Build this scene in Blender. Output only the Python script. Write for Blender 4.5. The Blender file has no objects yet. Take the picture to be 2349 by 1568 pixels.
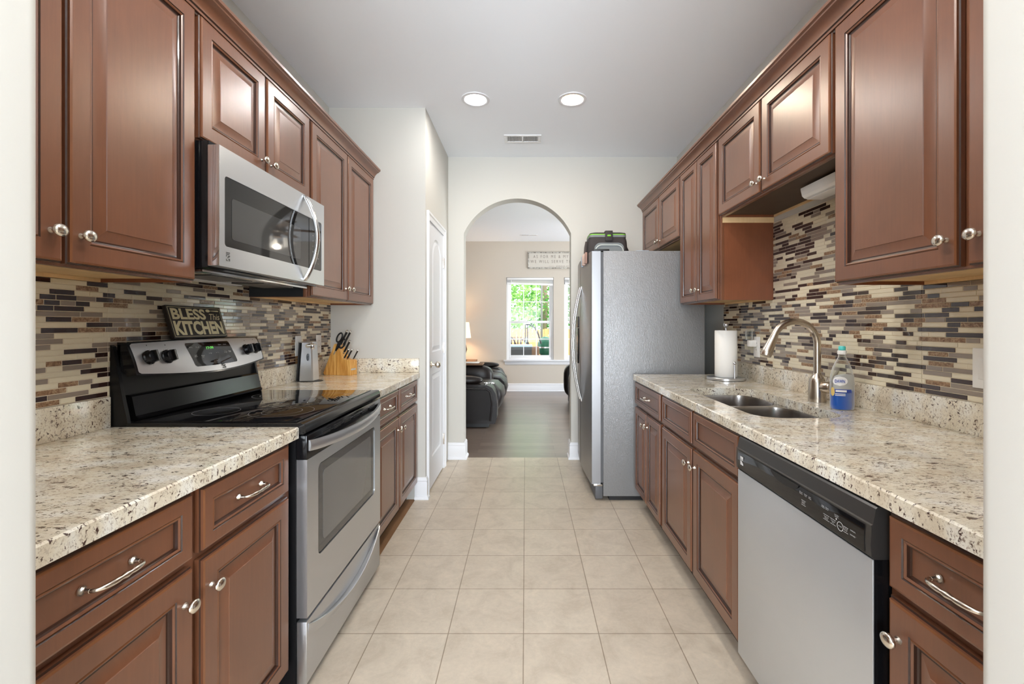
import bpy, bmesh, math, random
from math import pi, sin, cos, radians
from mathutils import Vector, Matrix
from mathutils.geometry import tessellate_polygon

random.seed(7)
S = bpy.context.scene
COL = S.collection

# ------------------------------------------------------------------ camera
cam = bpy.data.cameras.new('camera')
cam.sensor_fit = 'HORIZONTAL'
cam.sensor_width = 36.0
cam.lens = 36.0 * 1020.0 / 2349.0
cam.shift_x = (1174.5 - 1205.5) / 2349.0
cam.shift_y = (744.0 - 784.0) / 2349.0
cam.clip_start = 0.03
cam.clip_end = 200
camo = bpy.data.objects.new('camera', cam)
COL.objects.link(camo)
camo.location = (0, 0, 1.26)
camo.rotation_euler = (pi / 2, 0, 0)
S.camera = camo

# ------------------------------------------------------------------ view, world, lights
S.view_settings.view_transform = 'Standard'
S.view_settings.look = 'None'
S.view_settings.exposure = 0.45
S.view_settings.gamma = 1.0
S.view_settings.use_curve_mapping = False
S.cycles.max_bounces = 10
S.cycles.diffuse_bounces = 6
S.cycles.glossy_bounces = 5
S.cycles.transparent_max_bounces = 12
S.cycles.caustics_reflective = False
S.cycles.caustics_refractive = False
S.cycles.sample_clamp_indirect = 6.0

W = bpy.data.worlds.new('sky')
S.world = W
W.use_nodes = True
bg = W.node_tree.nodes['Background']
bg.inputs[0].default_value = (0.86, 0.93, 1.0, 1)
bg.inputs[1].default_value = 3.5


def light(name, kind, loc, rot, power, color=(1, 1, 1), size=0.1, size_y=None, shape=None, spread=None):
    l = bpy.data.lights.new(name, kind)
    l.energy = power
    l.color = color
    if kind == 'AREA':
        l.size = size
        if size_y:
            l.shape = 'RECTANGLE'
            l.size_y = size_y
        if shape:
            l.shape = shape
        if spread:
            l.spread = spread
    elif kind == 'SUN':
        l.angle = size
    else:
        l.shadow_soft_size = size
    o = bpy.data.objects.new(name, l)
    COL.objects.link(o)
    o.location = loc
    o.rotation_euler = rot
    return o


CEIL = 2.83
light('sun', 'SUN', (0, 12, 10), (radians(38), radians(12), radians(20)), 3.8, (1, .95, .86), radians(2))
# added soft fill lamp behind the camera, tilted up to brighten the ceiling
light('dining_fill_light', 'AREA', (0, -3.46, 1.30), (radians(132), 0, 0), 400, (.84, .925, 1.0), 3.4, 2.2)
light('living_fill_light', 'AREA', (3.96, 6.4, 1.10), (radians(90), 0, radians(90)), 120, (.93, .97, 1.0), 2.2, 2.0)  # added fill lamp, brightens the living room from its unseen right side
# windows of the living room (portals guide the sky light in)
for i, (xa, xb) in enumerate(((-.36, .53), (.73, 1.62), (2.45, 3.35))):
    p = light('window_portal', 'AREA', ((xa + xb) / 2, 8.62, 1.37), (radians(-90), 0, 0), 1, (1, 1, 1), xb - xa, 1.56)
    p.data.cycles.is_portal = True
CANS = [(-.348, 3.10, (1, .98, .95), 8.5), (.326, 3.10, (1, .88, .70), 9),
        (-.348, 1.25, (1, .96, .90), 11), (.326, 1.25, (1, .95, .88), 11)]
for x, y, c, p in CANS:
    light('downlight_lamp', 'POINT', (x, y, CEIL + .026), (0, 0, 0), p * 2.6, c, 0.038)

# ------------------------------------------------------------------ materials
MATS = {}


def mat(name, base=(.8, .8, .8), rough=.5, metal=0.0, coat=0.0, coat_r=.1, spec=.5, trans=0.0, ior=1.45, emit=None, es=1.0, alpha=1.0):
    m = bpy.data.materials.new(name)
    m.use_nodes = True
    b = m.node_tree.nodes['Principled BSDF']
    b.inputs['Base Color'].default_value = (*base, 1)
    b.inputs['Roughness'].default_value = rough
    b.inputs['Metallic'].default_value = metal
    b.inputs['Coat Weight'].default_value = coat
    b.inputs['Coat Roughness'].default_value = coat_r
    b.inputs['Specular IOR Level'].default_value = spec
    b.inputs['Transmission Weight'].default_value = trans
    b.inputs['IOR'].default_value = ior
    b.inputs['Alpha'].default_value = alpha
    if emit:
        b.inputs['Emission Color'].default_value = (*emit, 1)
        b.inputs['Emission Strength'].default_value = es
    MATS[name] = m
    return m


class N:
    """small node helper for one material"""
    def __init__(self, m):
        self.t = m.node_tree
        self.b = self.t.nodes['Principled BSDF']
        g = self.t.nodes.new('ShaderNodeNewGeometry')
        self.pos = g.outputs['Position']

    def node(self, typ, **kw):
        n = self.t.nodes.new(typ)
        for k, v in kw.items():
            if isinstance(k, str) and hasattr(n, k):
                setattr(n, k, v)
        return n

    def link(self, a, b):
        self.t.links.new(a, b)

    def mapping(self, scale=(1, 1, 1), loc=(0, 0, 0), rot=(0, 0, 0), src=None):
        n = self.t.nodes.new('ShaderNodeMapping')
        n.inputs['Scale'].default_value = scale
        n.inputs['Location'].default_value = loc
        n.inputs['Rotation'].default_value = rot
        self.link(src or self.pos, n.inputs['Vector'])
        return n.outputs[0]

    def noise(self, vec, scale, detail=4, rough=.55, dist=0):
        n = self.t.nodes.new('ShaderNodeTexNoise')
        n.inputs['Scale'].default_value = scale
        n.inputs['Detail'].default_value = detail
        n.inputs['Roughness'].default_value = rough
        n.inputs['Distortion'].default_value = dist
        self.link(vec, n.inputs['Vector'])
        return n.outputs['Fac']

    def ramp(self, fac, stops, interp='LINEAR'):
        n = self.t.nodes.new('ShaderNodeValToRGB')
        n.color_ramp.interpolation = interp
        while len(n.color_ramp.elements) < len(stops):
            n.color_ramp.elements.new(.5)
        for e, (p, c) in zip(n.color_ramp.elements, stops):
            e.position = p
            e.color = (*c, 1) if len(c) == 3 else c
        self.link(fac, n.inputs[0])
        return n.outputs[0]

    def mix(self, f, a, b, mode='MIX'):
        n = self.t.nodes.new('ShaderNodeMix')
        n.data_type = 'RGBA'
        n.blend_type = mode
        for s, v in ((n.inputs[0], f), (n.inputs[6], a), (n.inputs[7], b)):
            if hasattr(v, 'type') and hasattr(v, 'is_output'):
                self.link(v, s)
            elif isinstance(v, (int, float)):
                s.default_value = v
            else:
                s.default_value = (*v, 1)
        return n.outputs[2]

    def math(self, op, a, b=0.0):
        n = self.t.nodes.new('ShaderNodeMath')
        n.operation = op
        for s, v in zip(n.inputs, (a, b)):
            if hasattr(v, 'is_output'):
                self.link(v, s)
            else:
                s.default_value = v
        return n.outputs[0]

    def color(self, c):
        self.link(c, self.b.inputs['Base Color'])

    def rough(self, c):
        self.link(c, self.b.inputs['Roughness'])

    def bump(self, h, strength=.2, dist=.002):
        n = self.t.nodes.new('ShaderNodeBump')
        n.inputs['Strength'].default_value = strength
        n.inputs['Distance'].default_value = dist
        self.link(h, n.inputs['Height'])
        self.link(n.outputs[0], self.b.inputs['Normal'])


def m_paint(name, c, bump=.05):
    m = mat(name, c, .62, spec=.3)
    n = N(m)
    f = n.noise(n.mapping(), 1.3, 2)
    n.color(n.mix(f, tuple(x * .985 for x in c), tuple(min(1, x * 1.01) for x in c)))
    n.bump(n.noise(n.mapping(), 260, 2), bump, .001)


m_paint('wall_paint', (.55, .535, .495))
m_paint('unseen_dark_wall', (.30, .28, .25))  # unseen walls darkened so less light bounces onto the piers
m_paint('living_paint', (.60, .545, .475))
m_paint('ceiling_paint', (.89, .92, .97), .08)
mat('trim_white', (.74, .75, .78), .32)
mat('door_white', (.68, .69, .72), .38)
mat('vinyl_white', (.86, .86, .87), .3)


def m_wood(name, dark, mid, light_, rough=.30, coat=.45):
    m = mat(name, mid, rough, coat=coat, coat_r=.30)
    n = N(m)
    big = n.noise(n.mapping((1.4, 1.4, .9)), 3.2, 3, .6, .6)
    grain = n.noise(n.mapping((26, 26, 1.6)), 5, 6, .65, .3)
    c1 = n.ramp(grain, ((.28, dark), (.52, mid), (.78, light_)))
    c2 = n.ramp(big, ((.3, tuple(x * .82 for x in mid)), (.7, tuple(min(1, x * 1.18) for x in mid))))
    n.color(n.mix(.72, c1, c2))
    n.bump(grain, .04, .001)


m_wood('cherry', (.112, .039, .018), (.158, .059, .027), (.205, .080, .038), .34, .65)
m_wood('cherry_side', (.13, .042, .018), (.19, .062, .026), (.24, .085, .036), .4, .2)
mat('glaze', (.035, .012, .006), .35, coat=.3)
m_wood('bevel_edge', (.13, .045, .016), (.18, .066, .024), (.23, .088, .033), .28, .5)
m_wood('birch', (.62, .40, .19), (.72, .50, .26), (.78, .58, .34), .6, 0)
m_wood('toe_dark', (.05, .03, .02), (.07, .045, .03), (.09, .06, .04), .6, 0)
m_wood('subfloor', (.20, .10, .045), (.30, .16, .075), (.36, .21, .11), .7, 0)

m = mat('granite', (.7, .64, .52), .12, coat=.4, coat_r=.04)
n = N(m)
warp = n.noise(n.mapping((1, 1.6, 1)), 9, 4)
base = n.ramp(warp, ((.35, (.62, .54, .415)), (.5, (.73, .67, .545)), (.65, (.80, .78, .71))))
g1 = n.noise(n.mapping((1, 2.0, 1.4)), 95, 5, .70, .35)
s1 = n.ramp(g1, ((.555, (0, 0, 0)), (.60, (1, 1, 1))))
g2 = n.noise(n.mapping((1, 2.0, 1.4), (3, 1, 7)), 48, 5, .68, .5)
s2 = n.ramp(g2, ((.585, (0, 0, 0)), (.615, (1, 1, 1))))
g3 = n.noise(n.mapping((1, 1.5, 1.2), (9, 4, 2)), 150, 4, .6)
s3 = n.ramp(g3, ((.54, (0, 0, 0)), (.68, (.6, .6, .6))))
zone = n.noise(n.mapping((1, 1, 1), (5, 5, 5)), 14, 3, .6)
sz = n.ramp(zone, ((.40, (.25, .25, .25)), (.60, (1, 1, 1))))
c = n.mix(s3, base, (.40, .31, .22))
c = n.mix(n.mix(1.0, s1, sz, 'MULTIPLY'), c, (.16, .095, .065))
c = n.mix(s2, c, (.075, .042, .035))
n.color(c)

for nm, a, b_ in (('tile_cream', (.68, .60, .43), (.76, .70, .55)), ('tile_taupe', (.235, .185, .145), (.30, .245, .20)),
                  ('tile_brown', (.028, .012, .010), (.045, .020, .016))):
    m = mat(nm, a, .10, coat=.5, coat_r=.03)
    n = N(m)
    n.color(n.mix(n.noise(n.mapping((1, 1, 8)), 40, 2), a, b_))
m = mat('tile_marble', (.3, .2, .12), .2)
n = N(m)
n.color(n.ramp(n.noise(n.mapping(), 95, 6, .7, 1.2), ((.3, (.10, .05, .028)), (.5, (.27, .16, .09)), (.68, (.52, .38, .24)))))
mat('grout', (.70, .62, .48), .8)

m = mat('floor_tile', (.6, .5, .4), .34, spec=.4)
n = N(m)
br = n.node('ShaderNodeTexBrick')
br.offset = 0
br.squash = 1
br.inputs['Scale'].default_value = 1
br.inputs['Mortar Size'].default_value = .0021
br.inputs['Mortar Smooth'].default_value = .2
br.inputs['Brick Width'].default_value = .307
br.inputs['Row Height'].default_value = .3068
n.link(n.mapping((1, 1, 1), (-(-.0084) + .307 * 40, -1.814 + .3068 * 40, 0)), br.inputs['Vector'])
br.inputs['Color1'].default_value = (.54, .465, .37, 1)
br.inputs['Color2'].default_value = (.505, .43, .34, 1)
br.inputs['Mortar'].default_value = (.25, .195, .14, 1)
cl = n.noise(n.mapping(), 7.5, 6, .66, .8)
fine = n.noise(n.mapping((1, 1, 1)), 46, 5, .7)
mott = n.ramp(cl, ((.34, (.88, .865, .85)), (.5, (.99, .99, .99)), (.66, (1.08, 1.075, 1.07))))
mott2 = n.ramp(fine, ((.3, (.93, .93, .93)), (.7, (1.05, 1.05, 1.05))))
n.color(n.mix(1.0, n.mix(1.0, br.outputs['Color'], mott, 'MULTIPLY'), mott2, 'MULTIPLY'))
n.bump(n.math('SUBTRACT', fine, n.math('MULTIPLY', br.outputs['Fac'], 2.0)), .10, .002)

m = mat('plank', (.2, .15, .12), .34, coat=.7, coat_r=.30)
n = N(m)
br = n.node('ShaderNodeTexBrick')
br.offset = .37
br.inputs['Scale'].default_value = 1
br.inputs['Mortar Size'].default_value = .0012
br.inputs['Brick Width'].default_value = 1.22
br.inputs['Row Height'].default_value = .125
n.link(n.mapping((1, 1, 1), (20, 20, 0)), br.inputs['Vector'])
br.inputs['Color1'].default_value = (.20, .155, .125, 1)
br.inputs['Color2'].default_value = (.135, .10, .08, 1)
br.inputs['Mortar'].default_value = (.03, .02, .016, 1)
gr = n.ramp(n.noise(n.mapping((1.3, 22, 1)), 4, 6, .65, .4), ((.3, (.65, .65, .65)), (.7, (1.35, 1.3, 1.25))))
n.color(n.mix(1.0, br.outputs['Color'], gr, 'MULTIPLY'))


def m_steel(name, base, rough, sc=(2, 2, 120), metal=1.0, amp=.05):
    m = mat(name, base, rough, metal)
    n = N(m)
    blot = n.noise(n.mapping((1, 1.3, 1.8)), 3.4, 4, .6, .7)
    n.rough(n.math('ADD', n.math('MULTIPLY', blot, amp), rough - amp / 2))
    return m


m_steel('steel', (.58, .59, .61), .30, (2, 2, 120), .9, .04)
m_steel('steel_mw', (.55, .56, .58), .32, (2, 2, 120), .82)
m_steel('steel_door', (.33, .33, .34), .36, (3, 3, 90), .9)
m_steel('steel_matte', (.66, .68, .70), .46, (120, 3, 3), .8, .14)
m_steel('steel_sink', (.50, .47, .45), .24, (3, 3, 60))
m_steel('steel_bright', (.72, .72, .72), .16, (3, 3, 60))
mat('nickel', (.72, .66, .58), .20, 1.0)
mat('nickel_brushed', (.60, .53, .45), .27, 1.0)
mat('chrome', (.80, .80, .80), .07, 1.0)
m = mat('fridge_grey', (.265, .265, .268), .38, .35)
n = N(m)
n.bump(n.noise(n.mapping((1, 1, .55)), 120, 3, .6, 1.0), .6, .004)
mat('fridge_back', (.10, .10, .105), .55)
mat('black_gloss', (.006, .006, .007), .13, spec=.45)
mat('black_glass', (.006, .006, .007), .035, spec=.65)
mat('black_matte', (.012, .012, .013), .45)
mat('black_satin', (.008, .008, .009), .32, spec=.35)
mat('dark_satin', (.045, .042, .040), .30, .3)
mat('oven_glass', (.10, .10, .10), .04, .45)
mat('oven_inner', (.20, .20, .20), .06, .5)
mat('mw_mesh', (.07, .07, .07), .035, .4)
mat('ring_grey', (.22, .22, .22), .4)
mat('print_dark', (.06, .06, .06), .5)
mat('print_light', (.62, .62, .62), .5)
mat('white_plastic', (.82, .81, .79), .35)
mat('outlet_hole', (.10, .10, .10), .5)
mat('can_warm', (.32, .15, .03), .35)
mat('paper', (.84, .82, .78), .85)
mat('sign_black', (.022, .017, .014), .5)
mat('sign_cream', (.80, .73, .47), .6)
m = mat('sign_white', (.62, .58, .52), .7)
m = mat('sign_zinc', (.33, .31, .28), .5, .3)
n = N(m)
n.color(n.ramp(n.noise(n.mapping(), 26, 4, .7), ((.4, (.22, .20, .17)), (.6, (.62, .60, .56)))))
mat('sign_letter', (.21, .18, .15), .7)
m = mat('bamboo', (.6, .3, .08), .42)
n = N(m)
wv = n.noise(n.mapping((60, 60, 6), (0, 0, 0), (0, radians(28), 0)), 1.2, 4)
n.color(n.ramp(wv, ((.35, (.46, .205, .04)), (.5, (.60, .30, .07)), (.65, (.72, .42, .13)))))
mat('teal', (.03, .42, .50), .6)
mat('cap_teal', (.10, .62, .60), .35)
mat('blue_liquid', (.0, .12, .60), .10)
mat('label_blue', (.03, .07, .38), .4)
mat('label_white', (.86, .86, .86), .4)
mat('label_grey', (.50, .51, .50), .4, alpha=.75)
mat('label_gold', (.75, .55, .18), .4)
m = mat('clear_plastic', (.93, .94, .93), .04, spec=.5)
nt = m.node_tree
tr = nt.nodes.new('ShaderNodeBsdfTransparent')
tr.inputs[0].default_value = (.90, .92, .90, 1)
mx = nt.nodes.new('ShaderNodeMixShader')
lw = nt.nodes.new('ShaderNodeLayerWeight')
lw.inputs[0].default_value = .35
nt.links.new(lw.outputs['Facing'], mx.inputs[0])
nt.links.new(tr.outputs[0], mx.inputs[1])
nt.links.new(nt.nodes['Principled BSDF'].outputs[0], mx.inputs[2])
nt.links.new(mx.outputs[0], nt.nodes['Material Output'].inputs[0])
m = mat('window_glass', (1, 1, 1), .02)
nt = m.node_tree
tr = nt.nodes.new('ShaderNodeBsdfTransparent')
gl = nt.nodes.new('ShaderNodeBsdfGlossy')
gl.inputs['Roughness'].default_value = .02
mx = nt.nodes.new('ShaderNodeMixShader')
mx.inputs[0].default_value = .008
nt.links.new(tr.outputs[0], mx.inputs[1])
nt.links.new(gl.outputs[0], mx.inputs[2])
nt.links.new(mx.outputs[0], nt.nodes['Material Output'].inputs[0])
m = mat('leather', (.010, .0065, .006), .34, spec=.35)
n = N(m)
n.bump(n.noise(n.mapping(), 90, 3), .25, .003)
mat('leather_panel', (.016, .014, .014), .55, spec=.3)
mat('bag_dark', (.030, .024, .024), .75)
mat('bag_grey', (.17, .185, .19), .7)
mat('bag_green', (.17, .50, .02), .6)
mat('bag_piping', (.62, .64, .60), .5)
mat('lamp_shade', (.85, .72, .55), .8, emit=(1, .66, .36), es=1.1)
mat('lamp_base', (.12, .07, .04), .4)
mat('light_disc', (1, 1, 1), .5, emit=(1, .97, .92), es=6)
mat('light_disc_warm', (1, 1, 1), .5, emit=(1, .93, .78), es=5)
mat('clock_green', (.1, .5, .1), .5, emit=(.15, .75, .10), es=.9)
mat('fence_wood', (.60, .25, .11), .75)
mat('bark', (.22, .17, .12), .9)
mat('post_dark', (.16, .17, .15), .6)
mat('kamado_green', (.012, .10, .055), .3)
mat('bin_blue', (.42, .55, .62), .5)
mat('patio_black', (.03, .03, .03), .4)
m = mat('lawn', (.16, .32, .05), .9)
mat('patio', (.16, .13, .11), .8)
mat('brown_board', (.20, .11, .06), .6)
mat('magnet_a', (.62, .45, .38), .6)
mat('magnet_b', (.38, .45, .52), .6)
mat('magnet_c', (.30, .17, .13), .6)
for nm, c1, c2 in (('leaf_a', (.06, .26, .02), (.22, .50, .07)), ('leaf_b', (.03, .15, .03), (.12, .34, .06)), ('leaf_c', (.17, .42, .08), (.42, .62, .22))):
    m = mat(nm, c1, .6)
    n = N(m)
    n.color(n.mix(n.noise(n.mapping(), 1.6, 3), c1, c2))
    n.b.inputs['Subsurface Weight'].default_value = 0
    tl = m.node_tree.nodes.new('ShaderNodeBsdfTranslucent')
    tl.inputs[0].default_value = (*c2, 1)
    mx = m.node_tree.nodes.new('ShaderNodeMixShader')
    mx.inputs[0].default_value = .45
    m.node_tree.links.new(n.b.outputs[0], mx.inputs[1])
    m.node_tree.links.new(tl.outputs[0], mx.inputs[2])
    m.node_tree.links.new(mx.outputs[0], m.node_tree.nodes['Material Output'].inputs[0])


# ------------------------------------------------------------------ mesh builder
class MB:
    def __init__(self, xf=None):
        self.v, self.f, self.mi, self.mats = [], [], [], []
        self.xf = xf

    def m(self, name):
        if name not in self.mats:
            self.mats.append(name)
        return self.mats.index(name)

    def add(self, verts, faces, mt):
        o = len(self.v)
        self.v += [Vector(p) for p in verts]
        k = self.m(mt)
        for f in faces:
            self.f.append([i + o for i in f])
            self.mi.append(k)
        return o

    def box(self, a, b, mt, bev=0.0):
        x0, x1 = sorted((a[0], b[0])); y0, y1 = sorted((a[1], b[1])); z0, z1 = sorted((a[2], b[2]))
        e = min(bev, (x1 - x0) / 2.01, (y1 - y0) / 2.01, (z1 - z0) / 2.01)
        if e <= 0:
            vs = [(x, y, z) for x in (x0, x1) for y in (y0, y1) for z in (z0, z1)]
            fs = [(0, 1, 3, 2), (4, 6, 7, 5), (0, 4, 5, 1), (2, 3, 7, 6), (0, 2, 6, 4), (1, 5, 7, 3)]
            self.add(vs, fs, mt)
            return
        bm = bmesh.new()
        bmesh.ops.create_cube(bm, size=1)
        for v in bm.verts:
            v.co = Vector((x0 if v.co.x < 0 else x1, y0 if v.co.y < 0 else y1, z0 if v.co.z < 0 else z1))
        bmesh.ops.bevel(bm, geom=bm.edges[:], offset=e, segments=2, affect='EDGES', profile=.5)
        self.addbm(bm, mt)

    def addbm(self, bm, mt, mx=None):
        bm.verts.ensure_lookup_table()
        bm.verts.index_update()
        self.add([(mx @ v.co) if mx else v.co.copy() for v in bm.verts], [[v.index for v in f.verts] for f in bm.faces], mt)
        bm.free()

    def rings(self, rings, mt, closed=True, cap0=True, cap1=True, mts=None):
        """loft between rings (lists of points of the same length)"""
        nn = len(rings[0])
        vs = [p for r in rings for p in r]
        o = len(self.v)
        self.v += [Vector(p) for p in vs]
        for i in range(len(rings) - 1):
            k = self.m(mts[i] if mts else mt)
            for j in range(nn if closed else nn - 1):
                j2 = (j + 1) % nn
                self.f.append([o + i * nn + j, o + i * nn + j2, o + (i + 1) * nn + j2, o + (i + 1) * nn + j])
                self.mi.append(k)
        if closed and cap0:
            self.f.append([o + j for j in range(nn)][::-1]); self.mi.append(self.m(mts[0] if mts else mt))
        if closed and cap1:
            self.f.append([o + (len(rings) - 1) * nn + j for j in range(nn)]); self.mi.append(self.m(mts[-1] if mts else mt))

    def lathe(self, prof, mt, mx, seg=24, sx=1.0, sy=1.0, mts=None):
        """prof: (radius, height) pairs about local z; mx maps to world"""
        rs = []
        for r, h in prof:
            rs.append([mx @ Vector((max(r, 1e-5) * cos(2 * pi * k / seg) * sx, max(r, 1e-5) * sin(2 * pi * k / seg) * sy, h)) for k in range(seg)])
        self.rings(rs, mt, mts=mts)

    def tube(self, pts, r, mt, seg=12, flat=1.0, up=None):
        pts = [Vector(p) for p in pts]
        rs = []
        ref = Vector(up) if up else None
        for i, p in enumerate(pts):
            t = (pts[min(i + 1, len(pts) - 1)] - pts[max(i - 1, 0)]).normalized()
            if ref is None:
                ref = Vector((0, 0, 1)) if abs(t.z) < .9 else Vector((1, 0, 0))
            a = t.cross(ref)
            if a.length < 1e-4:
                a = t.cross(Vector((.3, .9, .2)))
            a.normalize()
            b = a.cross(t).normalized()
            if not up:
                ref = b
            rr = r[i] if isinstance(r, (list, tuple)) else r
            rs.append([p + a * (rr * cos(2 * pi * k / seg)) + b * (rr * flat * sin(2 * pi * k / seg)) for k in range(seg)])
        self.rings(rs, mt)

    def prism(self, outline, fn, t0, t1, mt, holes=(), mt_side=None):
        """outline: 2D points; fn(a,b,t)->3D. holes: list of outlines"""
        loops = [outline] + list(holes)
        flat = [p for l in loops for p in l]
        tris = tessellate_polygon([[Vector((p[0], p[1], 0)) for p in l] for l in loops])
        nn = len(flat)
        vs = [fn(p[0], p[1], t0) for p in flat] + [fn(p[0], p[1], t1) for p in flat]
        o = len(self.v)
        self.v += [Vector(p) for p in vs]
        k = self.m(mt)
        for t in tris:
            self.f.append([o + i for i in t]); self.mi.append(k)
            self.f.append([o + nn + i for i in reversed(t)]); self.mi.append(k)
        ks = self.m(mt_side or mt)
        s = 0
        for l in loops:
            L = len(l)
            for j in range(L):
                j2 = (j + 1) % L
                self.f.append([o + s + j, o + s + j2, o + nn + s + j2, o + nn + s + j]); self.mi.append(ks)
            s += L

    def sphere(self, c, r, mt, seg=20, rings=12, sc=(1, 1, 1)):
        mx = Matrix.Translation(c) @ Matrix.Diagonal((*sc, 1))
        self.lathe([(r * sin(pi * k / rings), -r * cos(pi * k / rings)) for k in range(rings + 1)], mt, mx, seg)

    def text(self, body, origin, right, up, w, h, mt, depth=.0006, shear=0.0, off=0.0):
        """text fitted to a w x h box centred on origin, reading along right"""
        cu = bpy.data.curves.new('t', 'FONT')
        cu.body = body
        cu.size = 1
        cu.offset = off
        cu.shear = shear
        cu.resolution_u = 3
        cu.align_x = 'CENTER'
        ob = bpy.data.objects.new('t', cu)
        COL.objects.link(ob)
        dg = bpy.context.evaluated_depsgraph_get()
        me = bpy.data.meshes.new_from_object(ob.evaluated_get(dg))
        co = [v.co.copy() for v in me.vertices]
        fs = [list(p.vertices) for p in me.polygons]
        bpy.data.objects.remove(ob)
        bpy.data.curves.remove(cu)
        bpy.data.meshes.remove(me)
        if not co:
            return
        x0 = min(c.x for c in co); x1 = max(c.x for c in co); y0 = min(c.y for c in co); y1 = max(c.y for c in co)
        R = Vector(right).normalized(); U = Vector(up).normalized(); NN = R.cross(U)
        O = Vector(origin)
        vs = [O + R * ((c.x - (x0 + x1) / 2) / (x1 - x0) * w) + U * ((c.y - (y0 + y1) / 2) / (y1 - y0) * h) + NN * depth for c in co]
        self.add(vs, fs, mt)

    def build(self, name, parent=None, smooth=35, loc=None, fixn=True):
        me = bpy.data.meshes.new(name)
        vs = self.v
        if self.xf:
            vs = [self.xf(v) for v in vs]
        off = Vector((0, 0, 0))
        p = parent
        while p is not None:
            off += p.location
            p = p.parent
        if loc is not None:
            off = off + Vector(loc)
        me.from_pydata([tuple(Vector(v) - off) for v in vs], [], self.f)
        for k in self.mats:
            me.materials.append(MATS[k])
        me.polygons.foreach_set('material_index', self.mi)
        if fixn:
            bm = bmesh.new()
            bm.from_mesh(me)
            bmesh.ops.recalc_face_normals(bm, faces=bm.faces)
            bm.to_mesh(me)
            bm.free()
        if smooth:
            me.polygons.foreach_set('use_smooth', [True] * len(me.polygons))
            me.set_sharp_from_angle(angle=radians(smooth))
        me.update()
        o = bpy.data.objects.new(name, me)
        COL.objects.link(o)
        if parent:
            o.parent = parent
        if loc is not None:
            o.location = loc
        return o


def thing(name, label, cat, loc, group=None):
    o = bpy.data.objects.new(name, None)
    o.empty_display_size = .05
    COL.objects.link(o)
    o.location = loc
    o['label'] = label
    o['category'] = cat
    if group:
        o['group'] = group
    return o


def tag(o, label, cat, group=None):
    o['label'] = label
    o['category'] = cat
    if group:
        o['group'] = group
    return o


def struct(mb, name, smooth=35, parent=None):
    o = mb.build(name, parent, smooth)
    if not parent:
        o['kind'] = 'structure'
    return o


def side(s):
    return lambda v: Vector((s * v[0], v[1], v[2]))


def frame(origin, z, x=None):
    z = Vector(z).normalized()
    x = Vector(x) if x else (Vector((0, 1, 0)) if abs(z.y) < .9 else Vector((1, 0, 0)))
    y = z.cross(x).normalized()
    x = y.cross(z).normalized()
    M = Matrix((x, y, z)).transposed().to_4x4()
    return Matrix.Translation(origin) @ M


def rrect(a0, a1, b0, b1, r, seg=6):
    pts = []
    for ca, cb, st in ((a1 - r, b1 - r, 0), (a0 + r, b1 - r, 90), (a0 + r, b0 + r, 180), (a1 - r, b0 + r, 270)):
        for k in range(seg + 1):
            t = radians(st + 90 * k / seg)
            pts.append((ca + r * cos(t), cb + r * sin(t)))
    return pts


XZ = lambda a, b, t: (a, t, b)
XY = lambda a, b, t: (a, b, t)
YZ = lambda a, b, t: (t, a, b)

LW, RW = 1.423, 1.42            # distance of the left / right wall from the aisle axis
PY, BY = 3.222, 4.17            # pantry wall, arch wall
LY = 8.40                       # far living room wall

# ------------------------------------------------------------------ room shell
mb = MB(); mb.box((-.795, -3.5, -.04), (1.6, 4.214, 0), 'floor_tile'); struct(mb, 'floor')
mb = MB(); mb.box((-3.2, -3.5, -.06), (-.795, 4.214, -.006), 'subfloor'); struct(mb, 'floor_subfloor')
mb = MB(); mb.box((1.6, -3.5, -.04), (3.2, .47, 0), 'floor_tile'); struct(mb, 'floor_dining')
mb = MB(); mb.box((-2.7, 4.214, -.04), (4.0, 8.6, -.001), 'plank'); struct(mb, 'floor_living')
circ = lambda x, y, r, n=28: [(x + r * cos(2 * pi * k / n), y + r * sin(2 * pi * k / n)) for k in range(n)]
mb = MB()
for (xa, xb_, ya, yb_, hl) in ((-3.3, 0, -3.62, 2.1, [CANS[2]]), (0, 4.1, -3.62, 2.1, [CANS[3]]), (-3.3, 0, 2.1, 4.2, [CANS[0]]), (0, 4.1, 2.1, 4.2, [CANS[1]]), (-3.3, 4.1, 4.2, 8.62, [])):
    mb.prism([(xa, ya), (xb_, ya), (xb_, yb_), (xa, yb_)], XY, CEIL, CEIL + .1, 'ceiling_paint', holes=[circ(c[0], c[1], .0755) for c in hl])
struct(mb, 'ceiling')
mb = MB(); mb.box((-LW - .12, .47, -.006), (-LW, BY, CEIL), 'wall_paint'); struct(mb, 'wall_left')
mb = MB(); mb.box((RW, .47, 0), (RW + .12, BY, CEIL), 'wall_paint'); struct(mb, 'wall_right')
mb = MB(); mb.box((-3.3, -3.5, -.006), (-3.2, .47, CEIL), 'unseen_dark_wall'); struct(mb, 'wall_dining_left')
mb = MB(); mb.box((3.2, -3.5, 0), (3.3, .47, CEIL), 'unseen_dark_wall'); struct(mb, 'wall_dining_right')
mb = MB()
mb.prism([(-3.2, -.04), (3.2, -.04), (3.2, CEIL), (-3.2, CEIL)], XZ, -3.62, -3.52, 'unseen_dark_wall', holes=[[(-2.25, .1), (-2.25, 2.5), (2.25, 2.5), (2.25, .1)]])
struct(mb, 'wall_dining_back')
# piers of the wide opening between dining area and kitchen, rounded corners


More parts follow.
